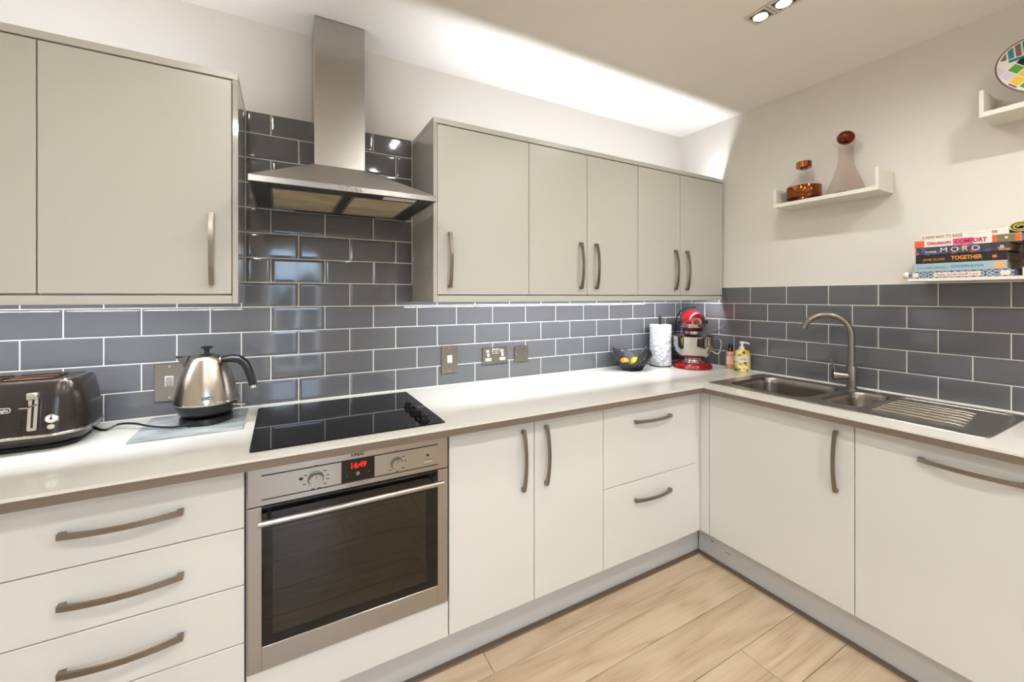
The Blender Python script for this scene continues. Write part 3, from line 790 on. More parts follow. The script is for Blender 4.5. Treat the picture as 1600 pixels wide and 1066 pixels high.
def smooth_path(p, n=8):
    p = [Vector(q) for q in p]; out = []
    for i in range(len(p) - 1):
        a, b, c, d = p[max(i - 1, 0)], p[i], p[i + 1], p[min(i + 2, len(p) - 1)]
        for k in range(n):
            u = k / n
            out.append(.5 * ((2 * b) + (c - a) * u + (2 * a - 5 * b + 4 * c - d) * u * u + (3 * b - a - 3 * c + d) * u ** 3))
    return out + [p[-1]]
cz_ = WT + .0045
cord = smooth_path([(-2.800, -.235, BZ + .010), (-2.845, -.235, BZ + .006), (-2.905, -.205, BZ + .010), (-2.960, -.150, WT + .020), (-3.010, -.115, WT + .016), (-3.045, -.125, cz_), (-3.11, -.035, cz_), (-3.16, -.03, cz_)])
part('cord', MB().tube(on_world(t, cord), .0036, 8), black_p, t, local=True)

TX0, TX1, TY0, TY1 = -3.413, -3.048, -.292, -.052
t = thing('toaster', 'dark bronze toaster with chrome lever at the left edge of the worktop', 'toaster', ((TX0 + TX1) / 2, -.17, WT))
def tring(d, z, r, k=7): return rr(TX0 + d, TX1 - d, TY0 + d, TY1 - d, r, z, k)
part('foot', MB().loft([tring(.030, WT + .0004, .05), tring(.026, WT + .012, .06)]), black_m, t)
part('base', MB().loft([tring(.028, WT + .012, .062), tring(.008, WT + .028, .075), tring(0, WT + .044, .080)]), toast_m, t, smooth=50)
part('band', MB().loft([tring(-.0005, WT + .0442, .080), tring(-.001, WT + .0455, .080), tring(-.0005, WT + .0505, .080), tring(.001, WT + .052, .080)]), chrome, t, smooth=50)
body = MB().loft([tring(.0015, WT + .0522, .079), tring(.003, WT + .090, .074), tring(.011, WT + .150, .062), tring(.022, WT + .196, .048), tring(.028, WT + .203, .042)], True, False)
plate_with_holes(body, [(p[0], p[1]) for p in tring(.028, 0, .042)], [], WT + .203)
part('body', body, toast_m, t, smooth=50)
part('top_rim', MB().loft([tring(.032, WT + .2032, .038), tring(.034, WT + .206, .036), tring(.040, WT + .206, .032), tring(.042, WT + .2032, .030)], False, False), chrome, t, smooth=50)
for sx0, sx1 in ((-3.36, -3.255), (-3.238, -3.133)):
    for sy in (-.203, -.141):
        s = part('bread_slot', MB().box(sx0, sx1, sy - .017, sy + .017, WT + .2034, WT + .2045), black_m, t)
        part('guide', MB().box(sx0, sx1, sy - .021, sy - .017, WT + .2034, WT + .209, .001).box(sx0, sx1, sy + .017, sy + .021, WT + .2034, WT + .209, .001), toast_in, s)
def fy(z):      # front face of the toaster at height z above the worktop
    zs = ((.052, .0015), (.090, .003), (.150, .011), (.196, .022))
    for (a, da), (b, db) in zip(zs, zs[1:]):
        if z <= b: return TY0 + da + (db - da) * (z - a) / (b - a)
    return TY0 + .022
def tilt_at(z): return math.atan2(fy(z + .01) - fy(z - .01), .02)
def on_front(x, z, off=.0):
    return Matrix.Translation((x, fy(z) - off, WT + z)) @ Matrix.Rotation(-tilt_at(z), 4, 'X') @ Matrix(((1, 0, 0, 0), (0, 0, -1, 0), (0, 1, 0, 0), (0, 0, 0, 1)))
for lx in (-3.150, -3.311):
    gz = .122
    M = on_front(lx, gz, -.004)
    lv = part('lever_guide', MB().loft([rr(-.010, .010, -.056, .046, .004, 0), rr(-.010, .010, -.056, .046, .004, .018)]).xf(M).box(lx - .012, lx + .016, fy(.168) - .034, fy(.168) + .006, WT + .156, WT + .179, .007, 3), chrome, t, label='chrome lever guide')
    part('groove', MB().box(-.0024, .0024, -.048, .034, .0175, .0188).xf(M), print_b, lv)
    part('lever', MB().box(lx - .014, lx + .005, fy(.140) - .056, fy(.140) - .020, WT + .140, WT + .1435, .001), chrome, lv)
    for i, bz in enumerate((.100, .090, .080, .070)):
        part('button', MB().lathe([(.005, 0), (.005, .003)], 14).xf(on_front(lx - .030, bz, -.001)), black_p, t)
    M = on_front(lx + .036, .096, -.001)
    dl = part('dial', MB().lathe([(.0135, 0), (.0150, .002), (.0135, .005), (.0115, .006)], 24, sx=1.1, sy=.95).xf(M), chrome, t)
    part('dial_face', MB().lathe([(.011, .0061), (.011, .0066)], 24, sx=1.1, sy=.95).xf(M), white_p, dl)
    part('needle', MB().box(-.001, .001, -.001, .009, .0067, .0072).lathe([(.003, .0067), (.003, .0073)], 12).xf(M), black_p, dl)
    part('reheat_button', MB().lathe([(.0075, 0), (.0070, .003), (.005, .004)], 18, sx=1.1).xf(on_front(lx + .034, .072, -.001)), mat('cream_button_%d' % int(-lx * 1000), (214, 204, 178), .3), t)
M = on_front(-3.227, .1295, .0005)
b = part('badge', MB().loft([rr(-.028, .028, -.0075, .0075, .007, 0), rr(-.028, .028, -.0075, .0075, .007, .0012)]).xf(M), white_p, t)
part('badge_field', MB().loft([rr(-.0265, .0265, -.0062, .0062, .0058, .0012), rr(-.0265, .0265, -.0062, .0062, .0058, .0016)]).xf(M), toast_m, b)
lettering("De'Longhi", .0125, M @ Matrix.Translation((0, 0, .002)), white_p, b, width=.045)

# ------------------------------------------------------------------ mixer
MX, MY = -.213, -.258
t = thing('stand_mixer', 'red stand mixer with polished steel bowl in the corner', 'mixer', (MX, MY, WT), math.atan2(-.66, -.69))
def hull(r, xb, wb, z, k=12):
    p = [(r * math.cos(a), r * math.sin(a), z) for a in [-PI / 2 + PI * i / k for i in range(k + 1)]]
    for i in range(k + 1):
        a = PI / 2 + PI * i / k
        p.append((xb + wb * math.cos(a), wb * math.sin(a), z))
    return p
part('base', MB().loft([hull(.112, -.150, .060, .0004), hull(.116, -.153, .064, .004), hull(.114, -.152, .063, .022), hull(.098, -.148, .055, .036), hull(.085, -.145, .05, .041)]), red_m, t, local=True, smooth=50)
part('bowl_plate', MB().lathe([(.078, .0412), (.076, .046), (.066, .048), (.060, .0485)], 32), chrome, t, local=True)
def ell(cx, cz, w, h, x, k=20): return [(x, cx + w * math.cos(2 * PI * i / k), max(cz + h * math.sin(2 * PI * i / k), .2842 + .00002 * (i % 10))) for i in range(k)]
part('column', MB().loft([[(-.148 + .048 * math.cos(2 * PI * i / 20), .045 * math.sin(2 * PI * i / 20), .036) for i in range(20)], [(-.150 + .040 * math.cos(2 * PI * i / 20), .038 * math.sin(2 * PI * i / 20), .12) for i in range(20)],
     [(-.142 + .046 * math.cos(2 * PI * i / 20), .045 * math.sin(2 * PI * i / 20), .22) for i in range(20)], [(-.120 + .055 * math.cos(2 * PI * i / 20), .055 * math.sin(2 * PI * i / 20), .29) for i in range(20)]]), red_m, t, local=True, smooth=50)
part('head', MB().loft([ell(0, .300, .020, .020, -.206), ell(0, .302, .048, .045, -.196), ell(0, .306, .064, .057, -.160), ell(0, .308, .071, .062, -.09), ell(0, .308, .073, .062, -.02), ell(0, .306, .070, .060, .05), ell(0, .302, .060, .053, .095), ell(0, .298, .044, .042, .120), ell(0, .296, .022, .022, .132)]), red_m, t, local=True, smooth=60)
bd = part('trim_band', MB().loft([[(x + .046, y, z) for x, y, z in hull(.069, -.13, .062, .263)], [(x + .046, y, z) for x, y, z in hull(.071, -.13, .064, .2840)]]), chrome, t, local=True, label='chrome band with lettering')
def arc_text(body, R_, cx, z, a0, a1, size, m, par):
    n = len(body)
    mb = MB()
    for i, ch in enumerate(body):
        if ch == ' ': continue
        a = a0 + (a1 - a0) * i / (n - 1)
        me = text_mesh(ch, size, bold=.0003)
        M = Matrix.Translation((cx + R_ * math.cos(a), R_ * math.sin(a), z)) @ Matrix.Rotation(a + PI / 2, 4, 'Z') @ Matrix.Rotation(PI / 2, 4, 'X')
        mb.add_mesh(me, M); bpy.data.meshes.remove(me)
    return part('lettering', mb, m, par, local=True)
arc_text('KitchenAid', .0722, .046, .2735, -1.0, 1.0, .018, print_b, bd)
part('lower_head', MB().lathe([(.050, .236), (.062, .244), (.066, .2628)], 32), red_m, t, local=True)
part('planetary', MB().lathe([(.046, .212), (.054, .216), (.054, .2355)], 32), chrome, t, local=True)
part('beater_shaft', MB().cyl((0, 0, .10), (0, 0, .2118), .007, 12), chrome, t, local=True)
part('attachment_hub', MB().lathe([(.027, 0), (.027, .008), (.021, .010), (.019, .007)], 24).xf(Matrix.Translation((.124, 0.008, .298)) @ Matrix.Rotation(PI / 2, 4, 'Y')), chrome, t, local=True)
part('hub_knob', MB().cyl((.112, .046, .298), (.128, .066, .300), .011, 14), black_p, t, local=True)
part('speed_knob', MB().cyl((-.05, -.070, .285), (-.05, -.085, .285), .009, 12), black_p, t, local=True)
bw = part('bowl', MB().lathe([(.060, .0486), (.058, .056), (.072, .064), (.098, .084), (.113, .112), (.120, .150), (.123, .196), (.126, .2045), (.1225, .2045), (.119, .190), (.112, .13), (.09, .08), (.03, .066)], 44), chrome, t, local=True, label='polished steel bowl', smooth=60)
part('handle', MB().tube(smooth_path([(0, .119, .182), (0, .150, .186), (0, .165, .172), (0, .163, .130), (0, .150, .098), (0, .128, .100), (0, .114, .112)], 6), .0058, 10), chrome, bw, local=True)
gd = MB().lathe([(.058, .226), (.075, .224), (.122, .2115), (.1275, .2075)], 40, cap0=False, cap1=False)
part('splash_guard', gd, clear_plastic, t, local=True, label='clear plastic pouring guard')
part('pouring_chute', MB().loft([[(.045 + a, .055, .221 + b) for a, b in ((-.045, .014), (-.035, 0), (.035, 0), (.045, .014))], [(.04 + a, .115, .226 + b) for a, b in ((-.05, .020), (-.038, 0), (.038, 0), (.05, .020))], [(.03 + a, .185, .262 + b) for a, b in ((-.055, .018), (-.042, 0), (.042, 0), (.055, .018))]], False, False, False), clear_plastic, t, local=True)
part('cord', MB().tube(smooth_path([(-.19, -.045, .03), (-.2, -.085, .12), (-.17, -.088, .24), (-.13, -.078, .330), (-.10, -.030, .378), (-.10, .03, .384)], 6), .0042, 8), black_p, t, local=True)

# ------------------------------------------------------------------ kitchen roll
px, py = -.335, -.104
t = thing('paper_towel_holder', 'black metal kitchen roll holder with upright rod beside the mixer', 'holder', (px, py, WT))
part('base', MB().lathe([(.070, .0004), (.071, .004), (.069, .007)], 32), black_p, t, local=True)
part('rod', MB().lathe([(.007, .007), (.007, .300), (.0085, .302), (.010, .318), (.007, .330), (.002, .333)], 14), black_p, t, local=True)
n, l, b = nodes(paper_m)
tc = n.new('ShaderNodeTexCoord'); vo = n.new('ShaderNodeTexVoronoi'); vo.inputs['Scale'].default_value = 42; bp = n.new('ShaderNodeBump'); bp.inputs['Strength'].default_value = 1.0; bp.inputs['Distance'].default_value = .008
l.new(tc.outputs['Object'], vo.inputs['Vector']); l.new(vo.outputs['Distance'], bp.inputs['Height']); l.new(bp.outputs[0], b.inputs['Normal'])
t = thing('kitchen_roll', 'white quilted kitchen paper roll on the black holder', 'paper roll', (px, py, WT + .0074))
part('paper', MB().lathe([(.021, .0), (.066, .0), (.067, .002), (.067, .262), (.066, .264), (.021, .264), (.021, 0)], 40, cap0=False, cap1=False), paper_m, t, local=True)
part('loose_sheet', MB().loft([[((.0680 + .004 * (i / 8)) * math.cos(a), (.0680 + .004 * (i / 8)) * math.sin(a), z) for i, a in enumerate([-2.0 + .11 * k for k in range(9)])] for z in (.001, .263)], False, False, False), paper_m, t, local=True)
card = mat('brown_card', (170, 140, 105), .8)
part('core', MB().lathe([(.0205, .0004), (.0205, .2645), (.0175, .2645), (.0175, .0004)], 24, cap0=False, cap1=False), card, t, local=True)

# ------------------------------------------------------------------ faceted black bowl with fruit
FXc, FYc = -.618, -.130
t = thing('metal_bowl', 'black sheet metal bowl of angular folded plates by the kitchen roll', 'bowl', (FXc, FYc, WT))
bowl_m = mat('anthracite_sheet_metal', (27, 27, 30), .42, .0)
part('base', MB().lathe([(.060, .0004), (.066, .003), (.064, .005)], 8), bowl_m, t, local=True)
rng = random.Random(4)
NP = 9
for ringi, (r0_, r1_, z0_, z1_, ww) in enumerate(((.056, .104, .004, .056, .074), (.094, .140, .040, .112, .082))):
    for i in range(NP):
        a = 2 * PI * (i + .5 * ringi) / NP + rng.uniform(-.08, .08)
        sy = .78
        w0, w1 = ww * .42, ww * (.50 if ringi else .55)
        zt_ = z1_ + rng.uniform(-.014, .026) * (1 if ringi else .3)
        ra, rb = r0_, r1_ + rng.uniform(-.010, .014)
        if ringi and math.cos(a - math.atan2(-.65, -.75)) > .88: continue
        d = Vector((math.cos(a), math.sin(a), 0)); q = Vector((-math.sin(a), math.cos(a), 0))
        sk = rng.choice((-1, 1)) * rng.uniform(.010, .026) * (1 if ringi else .4); tw = rng.uniform(-.012, .012)
        P = [d * (ra + tw) - q * w0 + Vector((0, 0, z0_)), d * (ra - tw) + q * w0 + Vector((0, 0, z0_)), d * (rb - tw) + q * (w1 + sk * .5) * .8 + Vector((0, 0, zt_ + sk)), d * (rb + tw) - q * (w1 - sk * .5) * .8 + Vector((0, 0, zt_ - sk))]
        nn = (P[1] - P[0]).cross(P[3] - P[0]).normalized() * .0014
        P = [Vector((p.x, p.y * sy, p.z)) for p in P]
        part('folded_plate', MB().loft([[p - nn for p in P], [p + nn for p in P]]), bowl_m, t, local=True, smooth=5)
def fruit(name, label, x, y, z, r, ln, m, rz):
    t = thing(name, label, 'fruit', (x, y, z), rz)
    prof = [(max(r * math.sin(PI * k / 14) ** .85, .0008), -ln * math.cos(PI * k / 14)) for k in range(15)]
    part('flesh', MB().lathe(prof, 22).xf(Matrix.Rotation(PI / 2, 4, 'Y')), m, t, local=True, smooth=80)
    part('stem_end', MB().lathe([(.004, 0), (.003, .003), (.001, .004)], 8).xf(Matrix.Translation((ln * .985, 0, 0)) @ Matrix.Rotation(PI / 2, 4, 'Y')), mat('stem_' + name, (96, 92, 40), .7), t, local=True)
lemon_m = mat('lemon_skin', (240, 196, 22), .4); add_bump(lemon_m, 160, .2, .001)
orange_m = mat('orange_skin', (238, 148, 20), .42); add_bump(orange_m, 160, .2, .001)
fruit('lemon', 'yellow lemon on the right side of the black angular bowl', FXc + .012, FYc - .020, WT + .052, .030, .038, lemon_m, .5)
fruit('orange', 'small orange in the bottom of the black angular bowl', FXc - .040, FYc + .020, WT + .048, .028, .028, orange_m, 1.2)

# ------------------------------------------------------------------ soap bottles
floral = mat('lemon_floral_print', (226, 196, 60), .3)
def build_floral():
    n, l, b = nodes(floral)
    tc = n.new('ShaderNodeTexCoord'); vo = n.new('ShaderNodeTexVoronoi'); vo.inputs['Scale'].default_value = 62
    sp = n.new('ShaderNodeSeparateColor'); cr = n.new('ShaderNodeValToRGB'); cr.color_ramp.interpolation = 'CONSTANT'
    e = cr.color_ramp.elements; e[0].color = lin((238, 226, 180)); e[1].position = .30; e[1].color = lin((236, 190, 30))
    for p, c in ((.55, (60, 62, 40)), (.68, (238, 210, 80)), (.82, (150, 150, 60)), (.92, (244, 240, 220))):
        x = e.new(p); x.color = lin(c)
    l.new(tc.outputs['Object'], vo.inputs['Vector']); l.new(vo.outputs['Color'], sp.inputs[0]); l.new(sp.outputs[0], cr.inputs[0]); l.new(cr.outputs[0], b.inputs['Base Color'])
build_floral()
t = thing('soap_dispenser', 'lemon print pump soap bottle with a white label beside the sink', 'bottle', (-.058, -.487, WT), -2.45)
part('bottle', MB().lathe([(.040, .0004), (.043, .004), (.043, .112), (.039, .124), (.026, .133), (.016, .136)], 32), floral, t, local=True)
lb = part('label', MB().lathe([(.0434, .062), (.0434, .092)], 32, cap0=False, cap1=False), white_p, t, local=True, label='white paper label')
part('print_line', MB().box(.0432, .0437, -.018, .018, .074, .077).box(.0432, .0437, -.012, .012, .082, .084), print_g, lb, local=True)
part('pump_collar', MB().lathe([(.015, .1362), (.015, .150), (.007, .152), (.006, .166)], 20), white_p, t, local=True)
part('pump_head', MB().lathe([(.012, .1662), (.012, .178), (.009, .181)], 18).tube([(0, 0, .174), (.012, .024, .175), (.018, .038, .168)], .005, 10), white_p, t, local=True)
pink = mat('peach_lotion', (224, 172, 150), .2, **{'Transmission Weight': .25})
t = thing('lotion_bottle', 'small peach bottle with a copper and black cap against the tiles', 'bottle', (-.040, -.402, WT), -2.3)
part('bottle', MB().loft([rrect(0, 0, .036, .050, .012, .0004), rrect(0, 0, .038, .052, .012, .003), rrect(0, 0, .038, .052, .012, .098), rrect(0, 0, .026, .034, .012, .108), rrect(0, 0, .02, .02, .0098, .111)]), pink, t, local=True)
part('label', MB().loft([rrect(0, 0, .0386, .0526, .0122, .03), rrect(0, 0, .0386, .0526, .0122, .08)], False, False), mat('peach_label', (236, 190, 168), .5), t, local=True)
part('collar', MB().lathe([(.013, .1112), (.013, .130)], 20), copper, t, local=True)
part('cap', MB().lathe([(.0125, .1302), (.0125, .148), (.009, .158), (.005, .160)], 20), black_p, t, local=True)

# ------------------------------------------------------------------ wall shelves
def tray_shelf(label, ya, yb, zb, depth, back=False, hp=.101):
    t = thing('wall_shelf', label, 'shelf', (0, (ya + yb) / 2, zb), group='white wall shelves')
    part('board', MB().box(-depth, -.0002, yb, ya, zb, zb + .0195, .0008), shelf_m, t)
    part('end_panel', MB().box(-depth, -.0002, ya - .013, ya, zb + .0196, zb + hp, .0008), shelf_m, t)
    part('end_panel', MB().box(-depth, -.0002, yb, yb + .013, zb + .0196, zb + hp, .0008), shelf_m, t)
    if back: part('back_panel', MB().box(-.012, -.0002, yb + .0131, ya - .0131, zb + .0196, zb + hp - .002, .0008), shelf_m, t)
    return t
tray_shelf('white wall shelf with upturned ends carrying two decanters', -.729, -1.1865, 1.8575, .160)
tray_shelf('white wall shelf with upturned ends below the patchwork plate', -1.4965, -1.96, 2.0605, .171, True, .104)
t = thing('wall_shelf', 'low white wall shelf directly above the tiles holding a book stack', 'shelf', (0, -1.55, 1.4345), group='white wall shelves')
part('board', MB().box(-.190, -.0002, -1.95, -1.293, 1.4352, 1.4485, .002), shelf_m, t)
part('end_stop', MB().lathe([(.012, 0), (.014, .004), (.014, .012), (.010, .018), (.003, .020)], 18).xf(Matrix.Translation((-.178, -1.293, 1.462)) @ Matrix.Rotation(PI / 2, 4, 'X') @ Matrix.Rotation(PI, 4, 'X') @ Matrix.Translation((0, 0, -.004))), shelf_m, t)
# decanters
def small_decanter(x, y, z):
    t = thing('decanter', 'squat glass decanter with a copper band and flat copper stopper', 'decanter', (x, y, z))
    part('body', MB().lathe([(.070, .0004), (.0775, .006), (.0775, .082), (.072, .092), (.036, .124), (.0235, .132), (.0205, .142), (.0205, .180)], 36, cap1=False), clear_glass, t, local=True, smooth=60)
    part('band', MB().lathe([(.0782, .020), (.0786, .022), (.0786, .078), (.0782, .080)], 36, cap0=False, cap1=False), copper, t, local=True, label='copper band')
    part('stopper', MB().lathe([(.016, .174), (.016, .181), (.033, .1815), (.035, .184), (.035, .212), (.033, .2145)], 28), copper, t, local=True, label='flat copper stopper')
small_decanter(-.081, -.842, 1.877)
def tall_decanter(x, y, z):
    t = thing('decanter', 'tall smoky glass decanter with a dark copper ball stopper', 'decanter', (x, y, z))
    part('body', MB().lathe([(.070, .0004), (.078, .004), (.0775, .012), (.066, .052), (.050, .096), (.037, .132), (.033, .150), (.0315, .175), (.032, .238)], 40, cap1=False), smoke_glass, t, local=True, smooth=70)
    part('base_glass', MB().lathe([(.068, .0012), (.072, .003), (.06, .007), (.03, .012), (.004, .014)], 32), mat('thick_dark_glass', (74, 50, 44), .06), t, local=True)
    rim = [[(r * math.cos(2 * PI * i / 32), r * math.sin(2 * PI * i / 32), zz + (r * math.sin(2 * PI * i / 32 + 2.8)) * sl) for i in range(32)] for r, zz, sl in ((.032, .238, 0), (.040, .252, .10), (.060, .274, .16))]
    part('lip', MB().loft(rim, False, False), clear_glass, t, local=True, smooth=70)
    prof = [(max(.037 * math.sin(PI * k / 16), .0006), -.032 * math.cos(PI * k / 16)) for k in range(17)]
    part('stopper', MB().lathe(prof, 28).xf(Matrix.Translation((0, 0, .281)) @ Matrix.Rotation(.35, 4, 'Y')), mat('dark_copper', (112, 48, 32), .14, .8), t, local=True, label='dark copper ball stopper', smooth=80)
tall_decanter(-.081, -1.030, 1.877)
# plate
t = thing('patchwork_plate', 'round plate with multicoloured patchwork pattern on the upper right shelf', 'plate', (-.128, -1.657, 2.1050))
pr = .122
tilt = Matrix.Rotation(math.radians(-14), 4, 'Y')
PM = WM[t.name] @ Matrix.Rotation(math.radians(28), 4, 'Z') @ Matrix.Rotation(math.radians(14), 4, 'Y') @ Matrix.Translation((0, 0, pr)) @ Matrix.Rotation(-PI / 2, 4, 'Y')
# local: z = out of the plate towards the viewer; x = up; y = sideways
rimm = mat('dark_plate_rim', (96, 88, 84), .2)
base_w = mat('pale_glaze', (222, 214, 204), .12)
part('dish', MB().lathe([(.055, -.012), (.075, -.012), (pr - .006, -.004), (pr - .003, .000), (pr - .006, .0005)], 48).xf(PM), base_w, t)
part('rim', MB().lathe([(pr - .004, -.003), (pr, -.002), (pr, .001), (pr - .004, .0015)], 48, cap0=False, cap1=False).xf(PM), rimm, t)
cols = [((46, 128, 134), 'teal'), ((120, 104, 92), 'taupe'), ((20, 16, 30), 'ink'), ((84, 150, 62), 'green'), ((224, 190, 66), 'yellow'), ((150, 84, 80), 'rust'), ((206, 198, 208), 'lilac'), ((70, 92, 130), 'blue')]
pmats = [mat('glaze_' + nme, c, .1) for c, nme in cols]
def clip_disc(poly, R_):
    out = []
    for x, y in poly:
        q = math.hypot(x, y)
        out.append((x, y) if q < R_ else (x * R_ / q, y * R_ / q))
    return out
def patch(poly, m):
    if max(math.hypot(x, y) for x, y in poly) > (pr - .006) * 1.22: return
    poly = clip_disc(poly, pr - .007)
    part('patch', MB().loft([[(x, y, .0006) for x, y in poly], [(x, y, .0012) for x, y in poly]]).xf(PM), m, t, smooth=5)
def xb(y): return .030 + (.06 - y) * .20           # lower edge of the striped field
for i in range(10):                        # stripes over the top
    y = .104 - i * .0195
    top = lambda q: math.sqrt(max(.0002, (pr - .009) ** 2 - q * q))
    if top(y) - xb(y) < .012: continue
    patch([(xb(y) + .016, y), (xb(y - .0145) + .016, y - .0145), (max(top(y - .0145), xb(y) + .02), y - .0145), (max(top(y), xb(y) + .02), y)], pmats[0 if i % 2 else 1])
patch([(xb(.085), .085), (xb(.0), .0), (xb(-.085), -.085), (xb(-.085) + .012, -.085), (xb(0) + .012, 0), (xb(.085) + .012, .085)], pmats[0])
GRID = ((6, 0, 2, 6, 4, 3, 5), (7, 6, 3, 2, 0, 6, 1), (5, 6, 4, 7, 6, 2, 0), (6, 3, 4, 5, 0, 3, 6), (2, 5, 3, 4, 7, 6, 0))
for r_ in range(5):
    for c_ in range(7):
        s_ = .042
        u, v = (3 - c_ + .5 * (r_ % 2)) * s_ * 1.10, .020 - r_ * s_ * .60
        if v > xb(u) - .010: continue
        patch([(v + s_ * .5, u), (v, u + s_ * .5), (v - s_ * .5, u), (v, u - s_ * .5)], pmats[GRID[r_][c_]])
t2 = thing('plate_stand', 'small wire stand holding the patchwork plate on its shelf', 'stand', (-.12, -1.655, 2.0802))
part('wire', MB().tube([(-.155, -1.638, 2.100), (-.150, -1.638, 2.083), (-.06, -1.623, 2.083), (-.03, -1.623, 2.16)], .0022, 8).tube([(-.155, -1.708, 2.100), (-.150, -1.708, 2.083), (-.06, -1.723, 2.083), (-.03, -1.723, 2.16)], .0022, 8)
     .tube([(-.10, -1.630, 2.083), (-.10, -1.716, 2.083)], .0022, 8), black_p, t2)
# books
cream_pg = mat('book_pages', (190, 178, 156), .8)
def book(label, ya, yb, z0, z1, x0, x1, cover, paperback=False):
    t = thing('book', label, 'book', ((x0 + x1) / 2, (ya + yb) / 2, z0), group='cookbooks stacked on the low shelf')
    ct = .0022
    mb = MB().box(x0, x0 + .003, yb, ya, z0 + .0004, z1, .0008).box(x0 + .003, x1, yb, ya, z0 + .0004, z0 + ct, .0004).box(x0 + .003, x1, yb, ya, z1 - ct, z1, .0004)
    cv = part('cover', mb, cover, t)
    part('pages', MB().box(x0 + .004, x1 - .004, yb + .003, ya - .003, z0 + ct + .0002, z1 - ct - .0002), cream_pg, t)
    return t, cv
def spine_patch(cv, y0, y1, z0, z1, x, m, name='spine_panel'):
    return part(name, MB().box(x - .0005, x, y1, y0, z0, z1), m, cv)
def spine_text(cv, s, y, z, x, size, width, m, **kw):
    return lettering(s, size, SIDE((x - .0008, y, z)), m, cv, width=width, **kw)
bx = -.186
cw = mat('book_white', (232, 226, 216), .5); corange = mat('book_orange', (214, 98, 56), .5); cpink = mat('book_pink', (214, 100, 146), .5); cmag = mat('book_crimson', (176, 24, 66), .5)
cblack = mat('book_black', (30, 27, 28), .45); cblue = mat('book_pale_blue', (158, 186, 194), .5); cgold = mat('book_amber', (230, 140, 40), .5); cbrown = mat('book_tan', (172, 140, 112), .55)
cnavy = mat('book_navy', (60, 78, 120), .5); colive = mat('book_olive', (118, 112, 72), .5); cbtxt = mat('book_blue_print', (52, 104, 150), .5); cgrey = mat('book_soft_grey', (132, 140, 142), .6)
cpeach = mat('book_peach', (226, 170, 120), .5); cpurple = mat('book_purple', (70, 52, 140), .5)
SBZ = 1.4487
# from the bottom up
patt = mat('blue_lattice_print', (70, 92, 122), .5)
def build_patt():
    n, l, b = nodes(patt)
    tc = n.new('ShaderNodeTexCoord'); mp = n.new('ShaderNodeMapping'); mp.inputs['Scale'].default_value = (1, .62, 1)
    vo = n.new('ShaderNodeTexVoronoi'); vo.inputs['Scale'].default_value = 80; vo.inputs['Randomness'].default_value = .12
    wv = n.new('ShaderNodeMath'); wv.operation = 'MULTIPLY'; wv.inputs[1].default_value = 16
    sn = n.new('ShaderNodeMath'); sn.operation = 'SINE'
    cr = n.new('ShaderNodeValToRGB'); cr.color_ramp.interpolation = 'CONSTANT'; e = cr.color_ramp.elements
    e[0].color = lin((58, 80, 112)); e[1].position = .5; e[1].color = lin((196, 200, 204))
    l.new(tc.outputs['Object'], mp.inputs[0]); l.new(mp.outputs[0], vo.inputs['Vector']); l.new(vo.outputs['Distance'], wv.inputs[0]); l.new(wv.outputs[0], sn.inputs[0]); l.new(sn.outputs[0], cr.inputs[0]); l.new(cr.outputs[0], b.inputs['Base Color'])
build_patt()
z = SBZ
t, cv = book('paperback with blue lattice spine at the bottom of the stack', -1.302, -1.592, z, z + .0262, bx, -.03, patt)
spine_patch(cv, -1.375, -1.505, z + .005, z + .021, bx, cw); spine_text(cv, 'Naples and the Amalfi Coast', -1.440, z + .013, bx, .013, .118, cmag)
spine_patch(cv, -1.310, -1.328, z + .005, z + .021, bx, cw); spine_patch(cv, -1.555, -1.578, z + .004, z + .022, bx, cw); spine_patch(cv, -1.588, -1.592, z + .001, z + .026, bx, cpurple)
z += .0266
z1 = z + .0335
t, cv = book('pale blue cookbook second from the bottom of the stack', -1.314, -1.571, z, z1, bx + .002, -.02, cblue)
spine_text(cv, 'THE HAIRY BIKERS', -1.366, z + .0155, bx + .002, .013, .088, cgrey); spine_text(cv, 'CHICKEN & EGG', -1.468, z + .0175, bx + .002, .014, .088, cbtxt)
spine_patch(cv, -1.540, -1.566, z + .004, z1 - .004, bx + .002, cpeach)
z = z1 + .0004; z1 = z + .0335
t, cv = book('black cookbook with orange title in the middle of the stack', -1.318, -1.570, z, z1, bx + .003, -.02, cblack)
spine_text(cv, 'JAMIE OLIVER', -1.374, z + .0145, bx + .003, .012, .066, cgold); spine_text(cv, 'TOGETHER', -1.466, z + .017, bx + .003, .021, .084, cgold, bold=.0006)
spine_patch(cv, -1.534, -1.545, z + .010, z + .021, bx + .003, corange)
part('ribbon', MB().loft([[(-.165, -1.571, z + .020), (-.163, -1.571, z + .020)], [(-.170, -1.583, z + .008), (-.168, -1.583, z + .008)], [(-.176, -1.594, z - .018), (-.174, -1.594, z - .018)]], False, False, False), corange, t, label='orange ribbon')
z = z1 + .0004; z1 = z + .0320
flor = mat('dark_painted_flowers', (60, 56, 70), .5)
def build_flor():
    n, l, b = nodes(flor)
    tc = n.new('ShaderNodeTexCoord'); vo = n.new('ShaderNodeTexVoronoi'); vo.inputs['Scale'].default_value = 70
    sp = n.new('ShaderNodeSeparateColor'); cr = n.new('ShaderNodeValToRGB'); cr.color_ramp.interpolation = 'CONSTANT'; e = cr.color_ramp.elements
    e[0].color = lin((58, 52, 66)); e[1].position = .46; e[1].color = lin((74, 84, 132))
    for p, c in ((.62, (150, 84, 84)), (.72, (66, 58, 70)), (.86, (170, 130, 80)), (.93, (60, 90, 70))):
        x = e.new(p); x.color = lin(c)
    l.new(tc.outputs['Object'], vo.inputs['Vector']); l.new(vo.outputs['Color'], sp.inputs[0]); l.new(sp.outputs[0], cr.inputs[0]); l.new(cr.outputs[0], b.inputs['Base Color'])
build_flor()
